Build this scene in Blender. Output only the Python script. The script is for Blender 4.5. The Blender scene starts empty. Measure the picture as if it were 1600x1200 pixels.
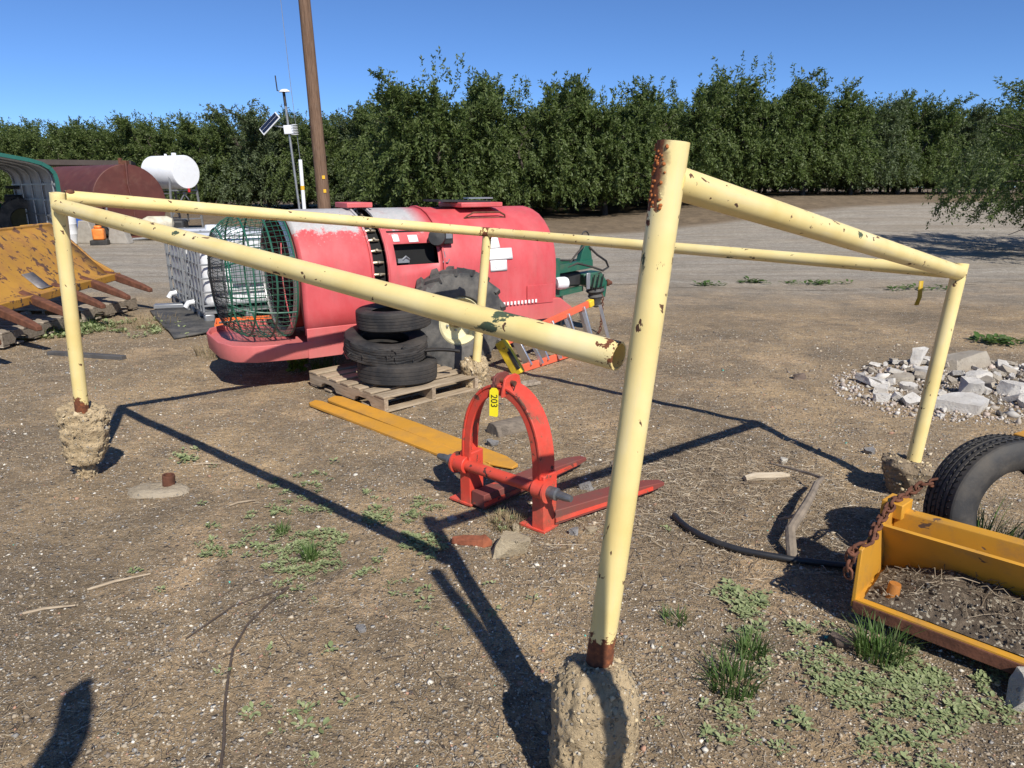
import bpy, bmesh, math, random
import numpy as np
from mathutils import Vector, Matrix, Euler, Quaternion

random.seed(7)
rng = np.random.default_rng(11)
SC = bpy.context.scene
COL = SC.collection
PI = math.pi
R = math.radians

# ------------------------------------------------------------ camera, sky, sun, exposure
cam_d = bpy.data.cameras.new('camera')
cam_d.sensor_fit = 'HORIZONTAL'
cam_d.sensor_width = 36.0
cam_d.lens = 36.0 * 1110.0 / 1600.0
cam_d.clip_start = 0.02
cam_d.clip_end = 3000.0
cam = bpy.data.objects.new('camera', cam_d)
COL.objects.link(cam)
cam.location = (0, 0, 1.76)
cam.rotation_euler = (R(90 - 15.5), 0, 0)
SC.camera = cam

SUN_TO = Vector((0.308, -0.659, 0.686)).normalized()      # from the ground towards the sun
world = bpy.data.worlds.new('World')
SC.world = world
world.use_nodes = True
wn = world.node_tree
bg = wn.nodes['Background']
sky = wn.nodes.new('ShaderNodeTexSky')
sky.sky_type = 'NISHITA'
sky.sun_disc = False
sky.sun_elevation = math.asin(SUN_TO.z)
sky.sun_rotation = math.atan2(SUN_TO.x, SUN_TO.y)
sky.altitude = 4000.0
sky.air_density = 1.0
sky.dust_density = 0.0
sky.ozone_density = 10.0
wn.links.new(sky.outputs[0], bg.inputs[0])
bg.inputs[1].default_value = 0.118

sun_d = bpy.data.lights.new('sun', 'SUN')
sun_d.energy = 5.0
sun_d.angle = R(0.53)
sun_d.color = (1.0, 0.95, 0.87)
sun = bpy.data.objects.new('sun', sun_d)
COL.objects.link(sun)
sun.rotation_euler = SUN_TO.to_track_quat('Z', 'Y').to_euler()
sun.location = (8, -16, 18)

SC.render.engine = 'CYCLES'
SC.view_settings.view_transform = 'Standard'
SC.view_settings.look = 'None'
SC.view_settings.exposure = 0.22
SC.view_settings.gamma = 1.0
SC.view_settings.use_curve_mapping = False
SC.cycles.max_bounces = 6
SC.cycles.transparent_max_bounces = 8

# ------------------------------------------------------------ mesh helpers
class MB:
    def __init__(self):
        self.v = []; self.f = []; self.sm = []
    def add(self, vs, fs, M=None, smooth=True):
        o = len(self.v)
        if M is not None:
            vs = [M @ Vector(p) for p in vs]
        self.v += [tuple(p) for p in vs]
        self.f += [tuple(i + o for i in f) for f in fs]
        return self
    def box(self, c, s, rot=None, M=None):
        hx, hy, hz = s[0] / 2, s[1] / 2, s[2] / 2
        vs = [Vector((x, y, z)) for x in (-hx, hx) for y in (-hy, hy) for z in (-hz, hz)]
        if rot is not None:
            q = Euler(rot).to_matrix(); vs = [q @ p for p in vs]
        vs = [p + Vector(c) for p in vs]
        fs = [(0, 1, 3, 2), (4, 6, 7, 5), (0, 4, 5, 1), (2, 3, 7, 6), (0, 2, 6, 4), (1, 5, 7, 3)]
        return self.add(vs, fs, M)
    def beam(self, a, b, w, h, up=(0, 0, 1)):
        a = Vector(a); b = Vector(b); t = (b - a).normalized(); u = Vector(up)
        if abs(t.dot(u)) > .99: u = Vector((0, 1, 0))
        s = t.cross(u).normalized(); u = s.cross(t).normalized()
        vs = []
        for p in (a, b):
            for i, j in ((-1, -1), (1, -1), (1, 1), (-1, 1)):
                vs.append(p + s * (i * w / 2) + u * (j * h / 2))
        fs = [(0, 1, 2, 3), (7, 6, 5, 4), (0, 4, 5, 1), (1, 5, 6, 2), (2, 6, 7, 3), (3, 7, 4, 0)]
        return self.add(vs, fs)
    def tube(self, pts, r, n=10, cap=True, closed=False):
        pts = [Vector(p) for p in pts]; m = len(pts)
        rs = r if isinstance(r, (list, tuple)) else [r] * m
        t0 = (pts[1] - pts[0]).normalized()
        ref = Vector((0, 0, 1)) if abs(t0.z) < .9 else Vector((1, 0, 0))
        nrm = t0.cross(ref).normalized()
        vs = []
        for i, p in enumerate(pts):
            if closed:
                t = (pts[(i + 1) % m] - pts[i - 1]).normalized()
            else:
                t = (pts[min(i + 1, m - 1)] - pts[max(i - 1, 0)]).normalized()
            nrm = (nrm - t * nrm.dot(t)).normalized()
            bn = t.cross(nrm)
            for k in range(n):
                a = 2 * PI * k / n
                vs.append(p + (nrm * math.cos(a) + bn * math.sin(a)) * rs[i])
        fs = []
        rg = m if closed else m - 1
        for i in range(rg):
            j = (i + 1) % m
            for k in range(n):
                l = (k + 1) % n
                fs.append((i * n + k, i * n + l, j * n + l, j * n + k))
        if cap and not closed:
            fs.append(tuple(reversed(range(n))))
            fs.append(tuple((m - 1) * n + k for k in range(n)))
        return self.add(vs, fs)
    def lathe(self, prof, n=32, M=None, wob=None):
        # prof: (r, z) list, closed ends where r == 0 are left as tiny rings
        vs = []; m = len(prof)
        for (r, z) in prof:
            for k in range(n):
                a = 2 * PI * k / n
                rr = r * (wob(a, z) if wob else 1)
                vs.append((rr * math.cos(a), rr * math.sin(a), z))
        fs = []
        for i in range(m - 1):
            for k in range(n):
                l = (k + 1) % n
                fs.append((i * n + k, i * n + l, (i + 1) * n + l, (i + 1) * n + k))
        return self.add(vs, fs, M)
    def disc(self, r, M, n=24):
        vs = [(r * math.cos(2 * PI * k / n), r * math.sin(2 * PI * k / n), 0) for k in range(n)]
        return self.add(vs, [tuple(range(n))], M)
    def prism(self, poly, h, M=None):
        n = len(poly)
        vs = [(p[0], p[1], -h / 2) for p in poly] + [(p[0], p[1], h / 2) for p in poly]
        fs = [tuple(reversed(range(n))), tuple(range(n, 2 * n))]
        fs += [(i, (i + 1) % n, n + (i + 1) % n, n + i) for i in range(n)]
        return self.add(vs, fs, M)
    def loft(self, rings, closed_ring=True, cap=True):
        n = len(rings[0]); vs = [p for r in rings for p in r]; fs = []
        for i in range(len(rings) - 1):
            for k in range(n if closed_ring else n - 1):
                l = (k + 1) % n
                fs.append((i * n + k, i * n + l, (i + 1) * n + l, (i + 1) * n + k))
        if cap and closed_ring:
            fs.append(tuple(reversed(range(n)))); fs.append(tuple((len(rings) - 1) * n + k for k in range(n)))
        return self.add(vs, fs)
    def mesh(self, name, mat, angle=35):
        me = bpy.data.meshes.new(name)
        me.from_pydata(self.v, [], self.f)
        bm = bmesh.new(); bm.from_mesh(me)
        bmesh.ops.recalc_face_normals(bm, faces=bm.faces[:])
        bm.to_mesh(me); bm.free()
        me.shade_smooth()
        me.set_sharp_from_angle(angle=R(angle))
        if mat: me.materials.append(mat)
        return me
    def build(self, name, mat, parent=None, bevel=0, angle=35, solid=0):
        o = bpy.data.objects.new(name, self.mesh(name, mat, angle))
        COL.objects.link(o)
        if parent: o.parent = parent
        if solid:
            s = o.modifiers.new('solid', 'SOLIDIFY'); s.thickness = solid; s.offset = 0
        if bevel:
            b = o.modifiers.new('bevel', 'BEVEL'); b.width = bevel; b.segments = 2; b.limit_method = 'ANGLE'
            b.angle_limit = R(40)
        return o

def tag(o, label=None, cat=None, group=None, kind=None):
    if label: o['label'] = label
    if cat: o['category'] = cat
    if group: o['group'] = group
    if kind: o['kind'] = kind
    return o
def empty(name, loc=(0, 0, 0), rz=0.0, label=None, cat=None, group=None):
    o = bpy.data.objects.new(name, None); COL.objects.link(o)
    o.location = loc; o.rotation_euler = (0, 0, rz); o.empty_display_size = .1
    return tag(o, label, cat, group)
def copy_tree(o, parent=None):
    c = o.copy(); COL.objects.link(c); c.parent = parent
    for ch in o.children: copy_tree(ch, c)
    return c
def frame(loc, z, x=None):
    z = Vector(z).normalized()
    x = Vector(x) if x is not None else (Vector((0, 0, 1)) if abs(z.z) < .9 else Vector((1, 0, 0)))
    y = z.cross(x).normalized(); x = y.cross(z).normalized()
    M = Matrix((x, y, z)).transposed().to_4x4(); M.translation = Vector(loc)
    return M
def place(o, M):
    o.location = M.translation; o.rotation_mode = 'QUATERNION'; o.rotation_quaternion = M.to_quaternion()
    return o

# ------------------------------------------------------------ value noise for geometry
_tab = rng.random((64, 64, 64))
def vnoise(p):
    p = np.asarray(p, float); i = np.floor(p).astype(int); f = p - i; f = f * f * (3 - 2 * f)
    i0 = i & 63; i1 = (i + 1) & 63
    def g(a, b, c): return _tab[a, b, c]
    x0, y0, z0 = i0[..., 0], i0[..., 1], i0[..., 2]; x1, y1, z1 = i1[..., 0], i1[..., 1], i1[..., 2]
    fx, fy, fz = f[..., 0], f[..., 1], f[..., 2]
    a = g(x0, y0, z0) * (1 - fx) + g(x1, y0, z0) * fx; b = g(x0, y1, z0) * (1 - fx) + g(x1, y1, z0) * fx
    c = g(x0, y0, z1) * (1 - fx) + g(x1, y0, z1) * fx; d = g(x0, y1, z1) * (1 - fx) + g(x1, y1, z1) * fx
    return (a * (1 - fy) + b * fy) * (1 - fz) + (c * (1 - fy) + d * fy) * fz
def fbm(p, oct=4):
    p = np.asarray(p, float); s = 0; a = .5
    for k in range(oct):
        s = s + a * (vnoise(p) - .5); p = p * 2.03 + 7.1; a *= .5
    return s
def sstep(x): x = np.clip(x, 0, 1); return x * x * (3 - 2 * x)
def terrain(x, y):
    x = np.asarray(x, float); y = np.asarray(y, float)
    z = 1.0 * sstep((x - 2) / 14) * sstep((y - 19) / 20)
    d = y - (27.0 + .52 * np.maximum(x, 0) + 0.55 * np.maximum(-x - 6, 0))        # the bank in front of the orchard
    z = z + .28 * sstep(d / 3.0)
    p = np.stack([x * .45, y * .45, np.zeros_like(x) + 3.3], -1)
    z = z + .07 * fbm(p, 3)
    near = sstep((14 - np.hypot(x, y - 3)) / 8)
    p2 = np.stack([x * 3.1, y * 3.1, np.zeros_like(x) + 9.3], -1)
    z = z + near * .035 * fbm(p2, 3)
    return z
def gz(x, y): return float(terrain(np.array([x]), np.array([y]))[0])
def gp(x, y, dz=0.0): return Vector((x, y, gz(x, y) + dz))

# ------------------------------------------------------------ materials
class NT:
    def __init__(self, name):
        self.m = bpy.data.materials.new(name); self.m.use_nodes = True
        self.t = self.m.node_tree; self.b = self.t.nodes['Principled BSDF']; self.out = self.t.nodes['Material Output']
    def n(self, typ, **k):
        nd = self.t.nodes.new(typ)
        for a, b in k.items(): setattr(nd, a, b)
        return nd
    def l(self, a, b): self.t.links.new(a, b)
    def coord(self, kind='Object', scale=(1, 1, 1)):
        if kind == 'World':
            s = self.n('ShaderNodeNewGeometry').outputs['Position']
        else:
            s = self.n('ShaderNodeTexCoord').outputs[kind]
        mp = self.n('ShaderNodeMapping'); mp.inputs['Scale'].default_value = scale
        self.l(s, mp.inputs[0]); return mp.outputs[0]
    def noise(self, vec, scale, detail=4, rough=.55, dist=0):
        nd = self.n('ShaderNodeTexNoise'); nd.inputs['Scale'].default_value = scale
        nd.inputs['Detail'].default_value = detail; nd.inputs['Roughness'].default_value = rough
        nd.inputs['Distortion'].default_value = dist
        self.l(vec, nd.inputs['Vector']); return nd.outputs[0]
    def vor(self, vec, scale, feature='F1', out='Distance', rand=1.0):
        nd = self.n('ShaderNodeTexVoronoi', feature=feature); nd.inputs['Scale'].default_value = scale
        nd.inputs['Randomness'].default_value = rand
        self.l(vec, nd.inputs['Vector']); return nd.outputs[out]
    def ramp(self, fac, stops, interp='LINEAR'):
        nd = self.n('ShaderNodeValToRGB'); cr = nd.color_ramp; cr.interpolation = interp
        while len(cr.elements) < len(stops): cr.elements.new(.5)
        for e, (p, c) in zip(cr.elements, stops):
            e.position = p; e.color = (c, c, c, 1) if isinstance(c, (int, float)) else (*c, 1)
        self.l(fac, nd.inputs[0]); return nd.outputs[0]
    def mix(self, fac, a, b, typ='MIX'):
        nd = self.n('ShaderNodeMix', data_type='RGBA', blend_type=typ)
        for s, v in ((nd.inputs[0], fac), (nd.inputs[6], a), (nd.inputs[7], b)):
            if isinstance(v, (int, float)): s.default_value = v
            elif isinstance(v, tuple): s.default_value = (*v, 1)
            else: self.l(v, s)
        return nd.outputs[2]
    def math(self, op, a, b=None, clamp=False):
        nd = self.n('ShaderNodeMath', operation=op, use_clamp=clamp)
        for s, v in zip(nd.inputs, (a, b)):
            if v is None: continue
            if isinstance(v, (int, float)): s.default_value = v
            else: self.l(v, s)
        return nd.outputs[0]
    def sep(self, v):
        nd = self.n('ShaderNodeSeparateXYZ'); self.l(v, nd.inputs[0]); return nd.outputs
    def setc(self, c):
        s = self.b.inputs['Base Color']
        if isinstance(c, tuple): s.default_value = (*c, 1)
        else: self.l(c, s)
        return self
    def setr(self, r):
        s = self.b.inputs['Roughness']
        if isinstance(r, (int, float)): s.default_value = r
        else: self.l(r, s)
        return self
    def metal(self, v): self.b.inputs['Metallic'].default_value = v; return self
    def spec(self, v): self.b.inputs['Specular IOR Level'].default_value = v; return self
    def bump(self, h, strength=.5, dist=.01):
        nd = self.n('ShaderNodeBump'); nd.inputs['Strength'].default_value = strength; nd.inputs['Distance'].default_value = dist
        self.l(h, nd.inputs['Height']); self.l(nd.outputs[0], self.b.inputs['Normal']); return self

MATS = {}
def simple(name, c, rough=.7, metal=0, var=.25, scale=6, bump=0, bscale=60, dirt=None, dirt_amt=.4, coord='Object'):
    if name in MATS: return MATS[name]
    t = NT(name); v = t.coord(coord)
    n = t.noise(v, scale, 5, .6)
    lo = tuple(x * (1 - var) for x in c); hi = tuple(min(1, x * (1 + var)) for x in c)
    col = t.ramp(n, [(.3, lo), (.7, hi)])
    if dirt:
        d = t.noise(v, scale * .6 + 1.3, 6, .65)
        col = t.mix(t.ramp(d, [(.5, 0.0), (.5 + .22, dirt_amt)]), col, dirt)
    t.setc(col).setr(rough).metal(metal)
    if bump: t.bump(t.noise(v, bscale, 4, .6), bump, .006)
    MATS[name] = t.m; return t.m

def worn_paint(name, base, chip, chip2=None, amt=.38, scale=9, rough=.5, dirt=(.2, .15, .1), dirt_amt=.35, stretch=(1, 1, 1), var=.12, fade=None, fade_amt=.5, bump=.12):
    """paint with chipped flecks, a dirt film and slight colour drift"""
    t = NT(name); v = t.coord('Object', stretch)
    big = t.noise(v, 1.6, 4, .6)
    lo = tuple(x * (1 - var) for x in base); hi = tuple(min(1, x * (1 + var)) for x in base)
    col = t.ramp(big, [(.3, lo), (.7, hi)])
    if fade:
        fn = t.noise(v, 2.3, 6, .7)
        col = t.mix(t.ramp(fn, [(.45, 0.0), (.68, fade_amt)]), col, fade)
    d = t.noise(v, 5.0, 7, .7)
    col = t.mix(t.ramp(d, [(.48, 0.0), (.75, dirt_amt)]), col, dirt)
    c = t.noise(v, scale, 7, .62, .4)
    th = .5 + amt * .5
    mask = t.ramp(c, [(th - .012, 0.0), (th + .012, 1.0)])
    cc = chip
    if chip2:
        cc = t.mix(t.ramp(t.noise(v, 3.7, 3), [(.45, 0.0), (.55, 1.0)]), chip, chip2)
    col = t.mix(mask, col, cc)
    t.setc(col)
    t.setr(t.mix(mask, (rough,) * 3, (.85,) * 3))
    h = t.math('SUBTRACT', t.math('MULTIPLY', t.noise(v, 70, 3), .25), mask)
    t.bump(h, bump * 2.2, .003)
    return t.m

RUST = (.16, .055, .025)
def pipe_mat(name, rust0=0.0, rust1=None, L=1.0, side=False):
    """cream yellow pipe; object z runs along the pipe; rust0 = length of bare rust at z=0, rust1 = blistered rust at the far end"""
    t = NT(name); v = t.coord('Object'); z = t.sep(v)[2]
    n1 = t.noise(v, 2.5, 4, .6)
    col = t.ramp(n1, [(.3, (.72, .55, .20)), (.55, (.80, .65, .29)), (.75, (.84, .73, .43))])
    streak = t.noise(t.coord('Object', (14, 14, 1.1)), 2.0, 5, .6)
    col = t.mix(t.ramp(streak, [(.55, 0.0), (.8, .45)]), col, (.62, .56, .42))
    # specks and long chips
    n2 = t.noise(t.coord('Object', (1, 1, .55)), 26, 4, .55, .5)
    m_sm = t.ramp(n2, [(.655, 0.0), (.67, 1.0)])
    n3 = t.noise(t.coord('Object', (1, 1, .5)), 5.5, 7, .62, .3)
    m_lg = t.ramp(n3, [(.615, 0.0), (.624, 1.0)])
    green = t.mix(t.noise(v, 60, 3), (.02, .075, .05), (.09, .085, .04))
    col = t.mix(m_sm, col, t.mix(t.noise(v, 9, 2), (.05, .028, .02), (.16, .07, .03)))
    col = t.mix(m_lg, col, green)
    rust = t.ramp(t.noise(v, 38, 6, .7), [(.3, (.05, .018, .01)), (.55, (.17, .055, .022)), (.78, (.42, .13, .035))])
    msk = t.math('MAXIMUM', m_sm, m_lg)
    edge = t.math('MULTIPLY', t.math('SUBTRACT', t.noise(v, 16, 5, .7), .5), .35)
    if rust0:
        k = t.math('SUBTRACT', rust0, t.math('ADD', z, edge))
        r = t.ramp(t.math('ADD', t.math('MULTIPLY', k, 14), .5), [(.45, 0.0), (.6, 1.0)])
        col = t.mix(r, col, rust); msk = t.math('MAXIMUM', msk, r)
    if rust1:
        k = t.math('SUBTRACT', t.math('ADD', z, t.math('MULTIPLY', edge, 1.5)), L - rust1)
        r = t.ramp(t.math('ADD', t.math('MULTIPLY', k, 9), .5), [(.5, 0.0), (.56, 1.0)])
        if side:
            sx = t.math('MULTIPLY', t.math('SUBTRACT', t.math('MULTIPLY', edge, .12), t.math('ADD', t.sep(v)[0], .012)), 60, True)
            r = t.math('MULTIPLY', r, sx)
        col = t.mix(r, col, rust); msk = t.math('MAXIMUM', msk, r)
    t.setc(col).setr(t.mix(msk, (.42,) * 3, (.9,) * 3))
    t.bump(t.math('SUBTRACT', t.math('MULTIPLY', t.noise(v, 55, 5, .7), .35), msk), .35, .003)
    return t.m

# ground: one material in world space shared by the yard, the gravel road and the orchard floor, so that they meet without a line
def ground_mat():
    t = NT('dirt_and_gravel'); v = t.coord('World'); xyz = t.sep(v); X, Y = xyz[0], xyz[1]
    big = t.noise(v, .55, 5, .62, .3)
    mid = t.noise(v, 2.2, 6, .65)
    soil = t.ramp(big, [(.36, (.175, .132, .082)), (.5, (.275, .20, .118)), (.60, (.38, .27, .15))])
    soil = t.mix(t.ramp(mid, [(.44, 0.0), (.70, .7)]), soil, (.120, .094, .066))
    sand = t.ramp(t.noise(v, 1.1, 6, .7, .6), [(.53, 0.0), (.66, .85)])
    soil = t.mix(sand, soil, (.42, .295, .17))
    # gravel stones: random value per cell at three sizes
    def cells(scale, stops):
        nd = t.n('ShaderNodeTexVoronoi'); nd.inputs['Scale'].default_value = scale; t.l(v, nd.inputs['Vector'])
        cs = t.sep(nd.outputs['Color']); 
        return nd.outputs['Distance'], cs[0], cs[1]
    d1, r1, q1 = cells(38, None); d2, r2, q2 = cells(95, None)
    pal = [(0.0, (.10, .085, .07)), (.3, (.24, .19, .135)), (.55, (.40, .33, .24)), (.8, (.31, .30, .28)), (1.0, (.75, .70, .60))]
    gr1 = t.ramp(q1, pal); gr2 = t.ramp(q2, pal)
    dens = t.ramp(t.noise(v, 1.7, 5, .6), [(.35, .85), (.62, .5)])
    inside1 = t.ramp(d1, [(.30, 1.0), (.42, 0.0)]); inside2 = t.ramp(d2, [(.32, 1.0), (.45, 0.0)])
    pick2 = t.math('MULTIPLY', t.math('LESS_THAN', r2, dens), inside2)
    pick1 = t.math('MULTIPLY', t.math('LESS_THAN', r1, t.math('MULTIPLY', dens, .33)), inside1)
    col = t.mix(t.math('MULTIPLY', pick2, .8), soil, gr2); col = t.mix(pick1, col, gr1)
    fine = t.noise(v, 180, 3, .7)
    col = t.mix(.8, col, t.ramp(fine, [(.3, .25), (.7, .82)]), 'OVERLAY')
    col = t.mix(.7, col, t.ramp(t.noise(v, 42, 5, .7), [(.3, .28), (.7, .78)]), 'OVERLAY')
    col = t.mix(.5, col, t.ramp(t.noise(t.coord('World', (1, 2.2, 1)), 7, 6, .7), [(.35, .3), (.65, .72)]), 'OVERLAY')
    # road: pale crushed gravel in a band beyond the yard
    wob = t.math('MULTIPLY', t.math('SUBTRACT', t.noise(v, .5, 5, .65), .5), 5.5)
    yy = t.math('ADD', Y, wob)
    near_e = t.ramp(t.math('DIVIDE', t.math('SUBTRACT', yy, 10.2), 4.0, True), [(0, 0.0), (1, 1.0)])
    farline = t.math('ADD', t.math('ADD', t.math('MULTIPLY', t.math('MAXIMUM', X, 0.0), .52), 25.4), t.math('MULTIPLY', t.math('MAXIMUM', t.math('SUBTRACT', -6.0, X), 0.0), .55))
    far_e = t.ramp(t.math('DIVIDE', t.math('SUBTRACT', t.math('ADD', Y, t.math('MULTIPLY', wob, .25)), farline), 1.6, True), [(0, 1.0), (1, 0.0)])
    rmask = t.math('MULTIPLY', near_e, far_e)
    rcol = t.ramp(t.noise(v, .9, 6, .7), [(.3, (.27, .238, .19)), (.7, (.37, .33, .27))])
    rfine = t.ramp(q2, [(0.0, (.14, .125, .105)), (.5, (.33, .295, .245)), (1.0, (.62, .58, .5))])
    rcol = t.mix(.5, rcol, rfine)
    rcol = t.mix(.75, rcol, t.ramp(t.noise(v, 7, 8, .85), [(.34, .22), (.66, .8)]), 'OVERLAY')
    rcol = t.mix(.6, rcol, t.ramp(t.noise(t.coord('World', (.35, 1.6, 1)), 1.1, 6, .7, .4), [(.35, .32), (.65, .7)]), 'OVERLAY')
    track = t.ramp(t.noise(t.coord('World', (.12, 1.0, 1)), 1.4, 4, .6), [(.42, 0.0), (.65, .5)])
    rcol = t.mix(track, rcol, (.30, .245, .175))
    col = t.mix(t.math('MULTIPLY', rmask, .88), col, rcol)
    # orchard floor: brown earth and litter
    omask = t.math('SUBTRACT', 1.0, far_e)
    ocol = t.ramp(t.noise(v, 2.2, 8, .8), [(.33, (.085, .064, .043)), (.67, (.25, .185, .115))])
    col = t.mix(t.math('MULTIPLY', omask, .9), col, ocol)
    t.setc(col).setr(.93).spec(.25)
    hh = t.math('ADD', t.math('MULTIPLY', pick1, t.math('SUBTRACT', .5, d1)), t.math('MULTIPLY', pick2, t.math('MULTIPLY', t.math('SUBTRACT', .5, d2), .5)))
    hh = t.math('ADD', hh, t.math('MULTIPLY', t.noise(v, 30, 6, .7), .55))
    hh = t.math('ADD', hh, t.math('MULTIPLY', fine, .12))
    t.bump(hh, 1.0, .036)
    return t.m
M_GROUND = ground_mat()

def concrete_mat(name, c=(.42, .33, .22), c2=(.26, .2, .13), peb=True, peb_scale=70):
    t = NT(name); v = t.coord('Object')
    n = t.noise(v, 6, 6, .65)
    col = t.ramp(n, [(.3, c2), (.7, c)])
    nd = t.n('ShaderNodeTexVoronoi'); nd.inputs['Scale'].default_value = peb_scale; t.l(v, nd.inputs['Vector'])
    cs = t.sep(nd.outputs['Color'])
    ins = t.math('MULTIPLY', t.ramp(nd.outputs['Distance'], [(.3, 1.0), (.45, 0.0)]), t.math('LESS_THAN', cs[0], .45 if peb else .08))
    col = t.mix(t.math('MULTIPLY', ins, .8), col, t.ramp(cs[1], [(0, tuple(x * .45 for x in c)), (.5, tuple(x * .8 for x in c)), (.8, (.3, .29, .27)), (1, (.55, .5, .42))]))
    t.setc(col).setr(.93).spec(.2)
    h = t.math('ADD', t.math('MULTIPLY', ins, .5), t.noise(v, 45, 7, .75))
    t.bump(h, 1.0, .016)
    return t.m

def wood_mat(name, a, b, scale=(1.2, 14, 14)):
    t = NT(name); v = t.coord('Object', scale)
    g = t.noise(v, 3.0, 7, .65, .8)
    col = t.ramp(g, [(.28, tuple(x * .45 for x in a)), (.45, a), (.72, b)])
    oi = t.n('ShaderNodeObjectInfo')
    col = t.mix(.35, col, t.ramp(oi.outputs['Random'], [(0, .28), (1, .75)]), 'OVERLAY')
    st = t.noise(t.coord('Object'), 5, 5, .6)
    col = t.mix(t.ramp(st, [(.55, 0.0), (.75, .4)]), col, (.10, .085, .07))
    t.setc(col).setr(.85).spec(.2); t.bump(g, .5, .004)
    return t.m

def rubber_mat(name, c=(.022, .022, .023), dust=(.16, .13, .10), amt=.4):
    t = NT(name); v = t.coord('Object')
    d = t.noise(v, 4, 7, .7)
    col = t.mix(t.ramp(d, [(.4, 0.0), (.75, amt)]), c, dust)
    t.setc(col).setr(t.ramp(d, [(.3, .55), (.7, .85)])).spec(.35)
    t.bump(t.noise(v, 90, 5, .6), .35, .003)
    return t.m

def leaf_mat(name, cols, trans=.35, rough=.55):
    t = NT(name)
    g = t.n('ShaderNodeNewGeometry'); oi = t.n('ShaderNodeObjectInfo')
    rnd = t.math('FRACT', t.math('ADD', g.outputs['Random Per Island'], t.math('MULTIPLY', oi.outputs['Random'], .37)))
    col = t.ramp(rnd, [(i / (len(cols) - 1), c) for i, c in enumerate(cols)])
    t.setc(col).setr(rough).spec(.35)
    tr = t.n('ShaderNodeBsdfTranslucent'); t.l(t.mix(.6, col, (.12, .20, .03)), tr.inputs[0])
    ms = t.n('ShaderNodeMixShader'); ms.inputs[0].default_value = trans
    t.l(t.b.outputs[0], ms.inputs[1]); t.l(tr.outputs[0], ms.inputs[2]); t.l(ms.outputs[0], t.out.inputs[0])
    return t.m

def attr_mat(name, rough=.85, attr='col'):
    t = NT(name); a = t.n('ShaderNodeAttribute', attribute_name=attr)
    n = t.noise(t.coord('Object'), 140, 3, .6)
    t.setc(t.mix(.4, a.outputs['Color'], t.ramp(n, [(.3, .35), (.7, .65)]), 'OVERLAY')).setr(rough).spec(.3)
    return t.m

M_GREY = simple('galvanised_steel', (.33, .34, .35), .45, .6, .15, 8, dirt=(.2, .17, .13), dirt_amt=.4)
M_ALU = simple('aluminium', (.62, .62, .62), .35, .85, .1, 10)
M_RUST = simple('rusty_steel', (.13, .05, .027), .88, .1, .45, 14, .5, 60)
M_RUSTL = simple('rusty_bar', (.15, .062, .034), .85, .1, .4, 9, .4, 50)
M_DARK = simple('dark_steel', (.03, .03, .03), .6, .3, .3, 8, dirt=(.12, .1, .08))
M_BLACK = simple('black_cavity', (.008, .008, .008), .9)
M_WHITE = simple('white_plastic', (.72, .73, .74), .45, 0, .05, 3, dirt=(.4, .36, .3), dirt_amt=.3)
M_WHITEP = simple('white_paint', (.78, .79, .80), .4, 0, .04, 3, dirt=(.5, .45, .38), dirt_amt=.25)
M_BRASS = simple('brass_fitting', (.42, .36, .26), .4, .7, .3, 20)
M_PAPER = simple('white_paper', (.82, .82, .80), .8, 0, .04, 12)
M_INK = simple('faded_ink', (.60, .60, .62), .8, 0, .05, 12)
M_RUBBER = rubber_mat('tyre_rubber')
M_RUBBERG = rubber_mat('dusty_tyre_rubber', (.05, .05, .05), (.24, .22, .19), .75)
M_GREEN = worn_paint('green_paint', (.015, .10, .062), (.03, .03, .025), amt=.36, rough=.4)
M_RED = None

# ============================================================ ground, road, orchard floor
def axis(lo, hi, d0, d1, step, g):
    a = list(np.arange(d0, d1, step)); s = step; x = a[-1]
    while x < hi: s *= g; x += s; a.append(x)
    s = step; x = a[0]; b = []
    while x > lo: s *= g; x -= s; b.append(x)
    return np.array(b[::-1] + a)
gx = axis(-700, 700, -5.2, 5.2, .04, 1.07)
gy = axis(-40, 900, 1.2, 8.8, .04, 1.06)
GX, GY = np.meshgrid(gx, gy)
GZ = terrain(GX, GY)
fade = sstep((11 - np.hypot(GX * .9, GY)) / 4)
GZ = GZ + fade * (.016 * fbm(np.stack([GX * 9, GY * 9, GX * 0 + 1.7], -1), 3))
nx, ny = len(gx), len(gy)
def sheet(name, mask, dz):
    V = np.stack([GX, GY, GZ + dz], -1).reshape(-1, 3)
    idx = np.arange(nx * ny).reshape(ny, nx)
    F = np.stack([idx[:-1, :-1], idx[:-1, 1:], idx[1:, 1:], idx[1:, :-1]], -1)
    if mask is not None: F = F[mask[:-1, :-1]]
    F = F.reshape(-1, 4)
    used, inv = np.unique(F, return_inverse=True)
    me = bpy.data.meshes.new(name)
    me.from_pydata(V[used].tolist(), [], inv.reshape(-1, 4).tolist())
    me.shade_smooth(); me.materials.append(M_GROUND)
    o = bpy.data.objects.new(name, me); COL.objects.link(o)
    return tag(o, kind='structure')
sheet('ground', None, 0)
wobx = 1.2 * np.sin(GX * .21) + .6 * np.sin(GX * .63 + 1)
far_line = 26.2 + .52 * np.maximum(GX, 0) + .55 * np.maximum(-GX - 6, 0)
sheet('gravel_road', (GY > 12 + wobx) & (GY < far_line) & (np.abs(GX) < 160), .005)
sheet('orchard_floor', (GY > far_line + .01) & (np.abs(GX) < 160) & (GY < 220), .005)

# ============================================================ orchard trees
M_BARK = simple('almond_bark', (.07, .055, .045), .95, 0, .35, 12, .7, 40)
M_LEAF = leaf_mat('almond_leaves', [(.058, .088, .020), (.086, .122, .030), (.115, .155, .044), (.145, .180, .060), (.068, .098, .028)], .36)
M_LEAF2 = leaf_mat('almond_leaves_pale', [(.075, .10, .04), (.10, .13, .058), (.125, .155, .078), (.085, .11, .048)], .34)

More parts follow.
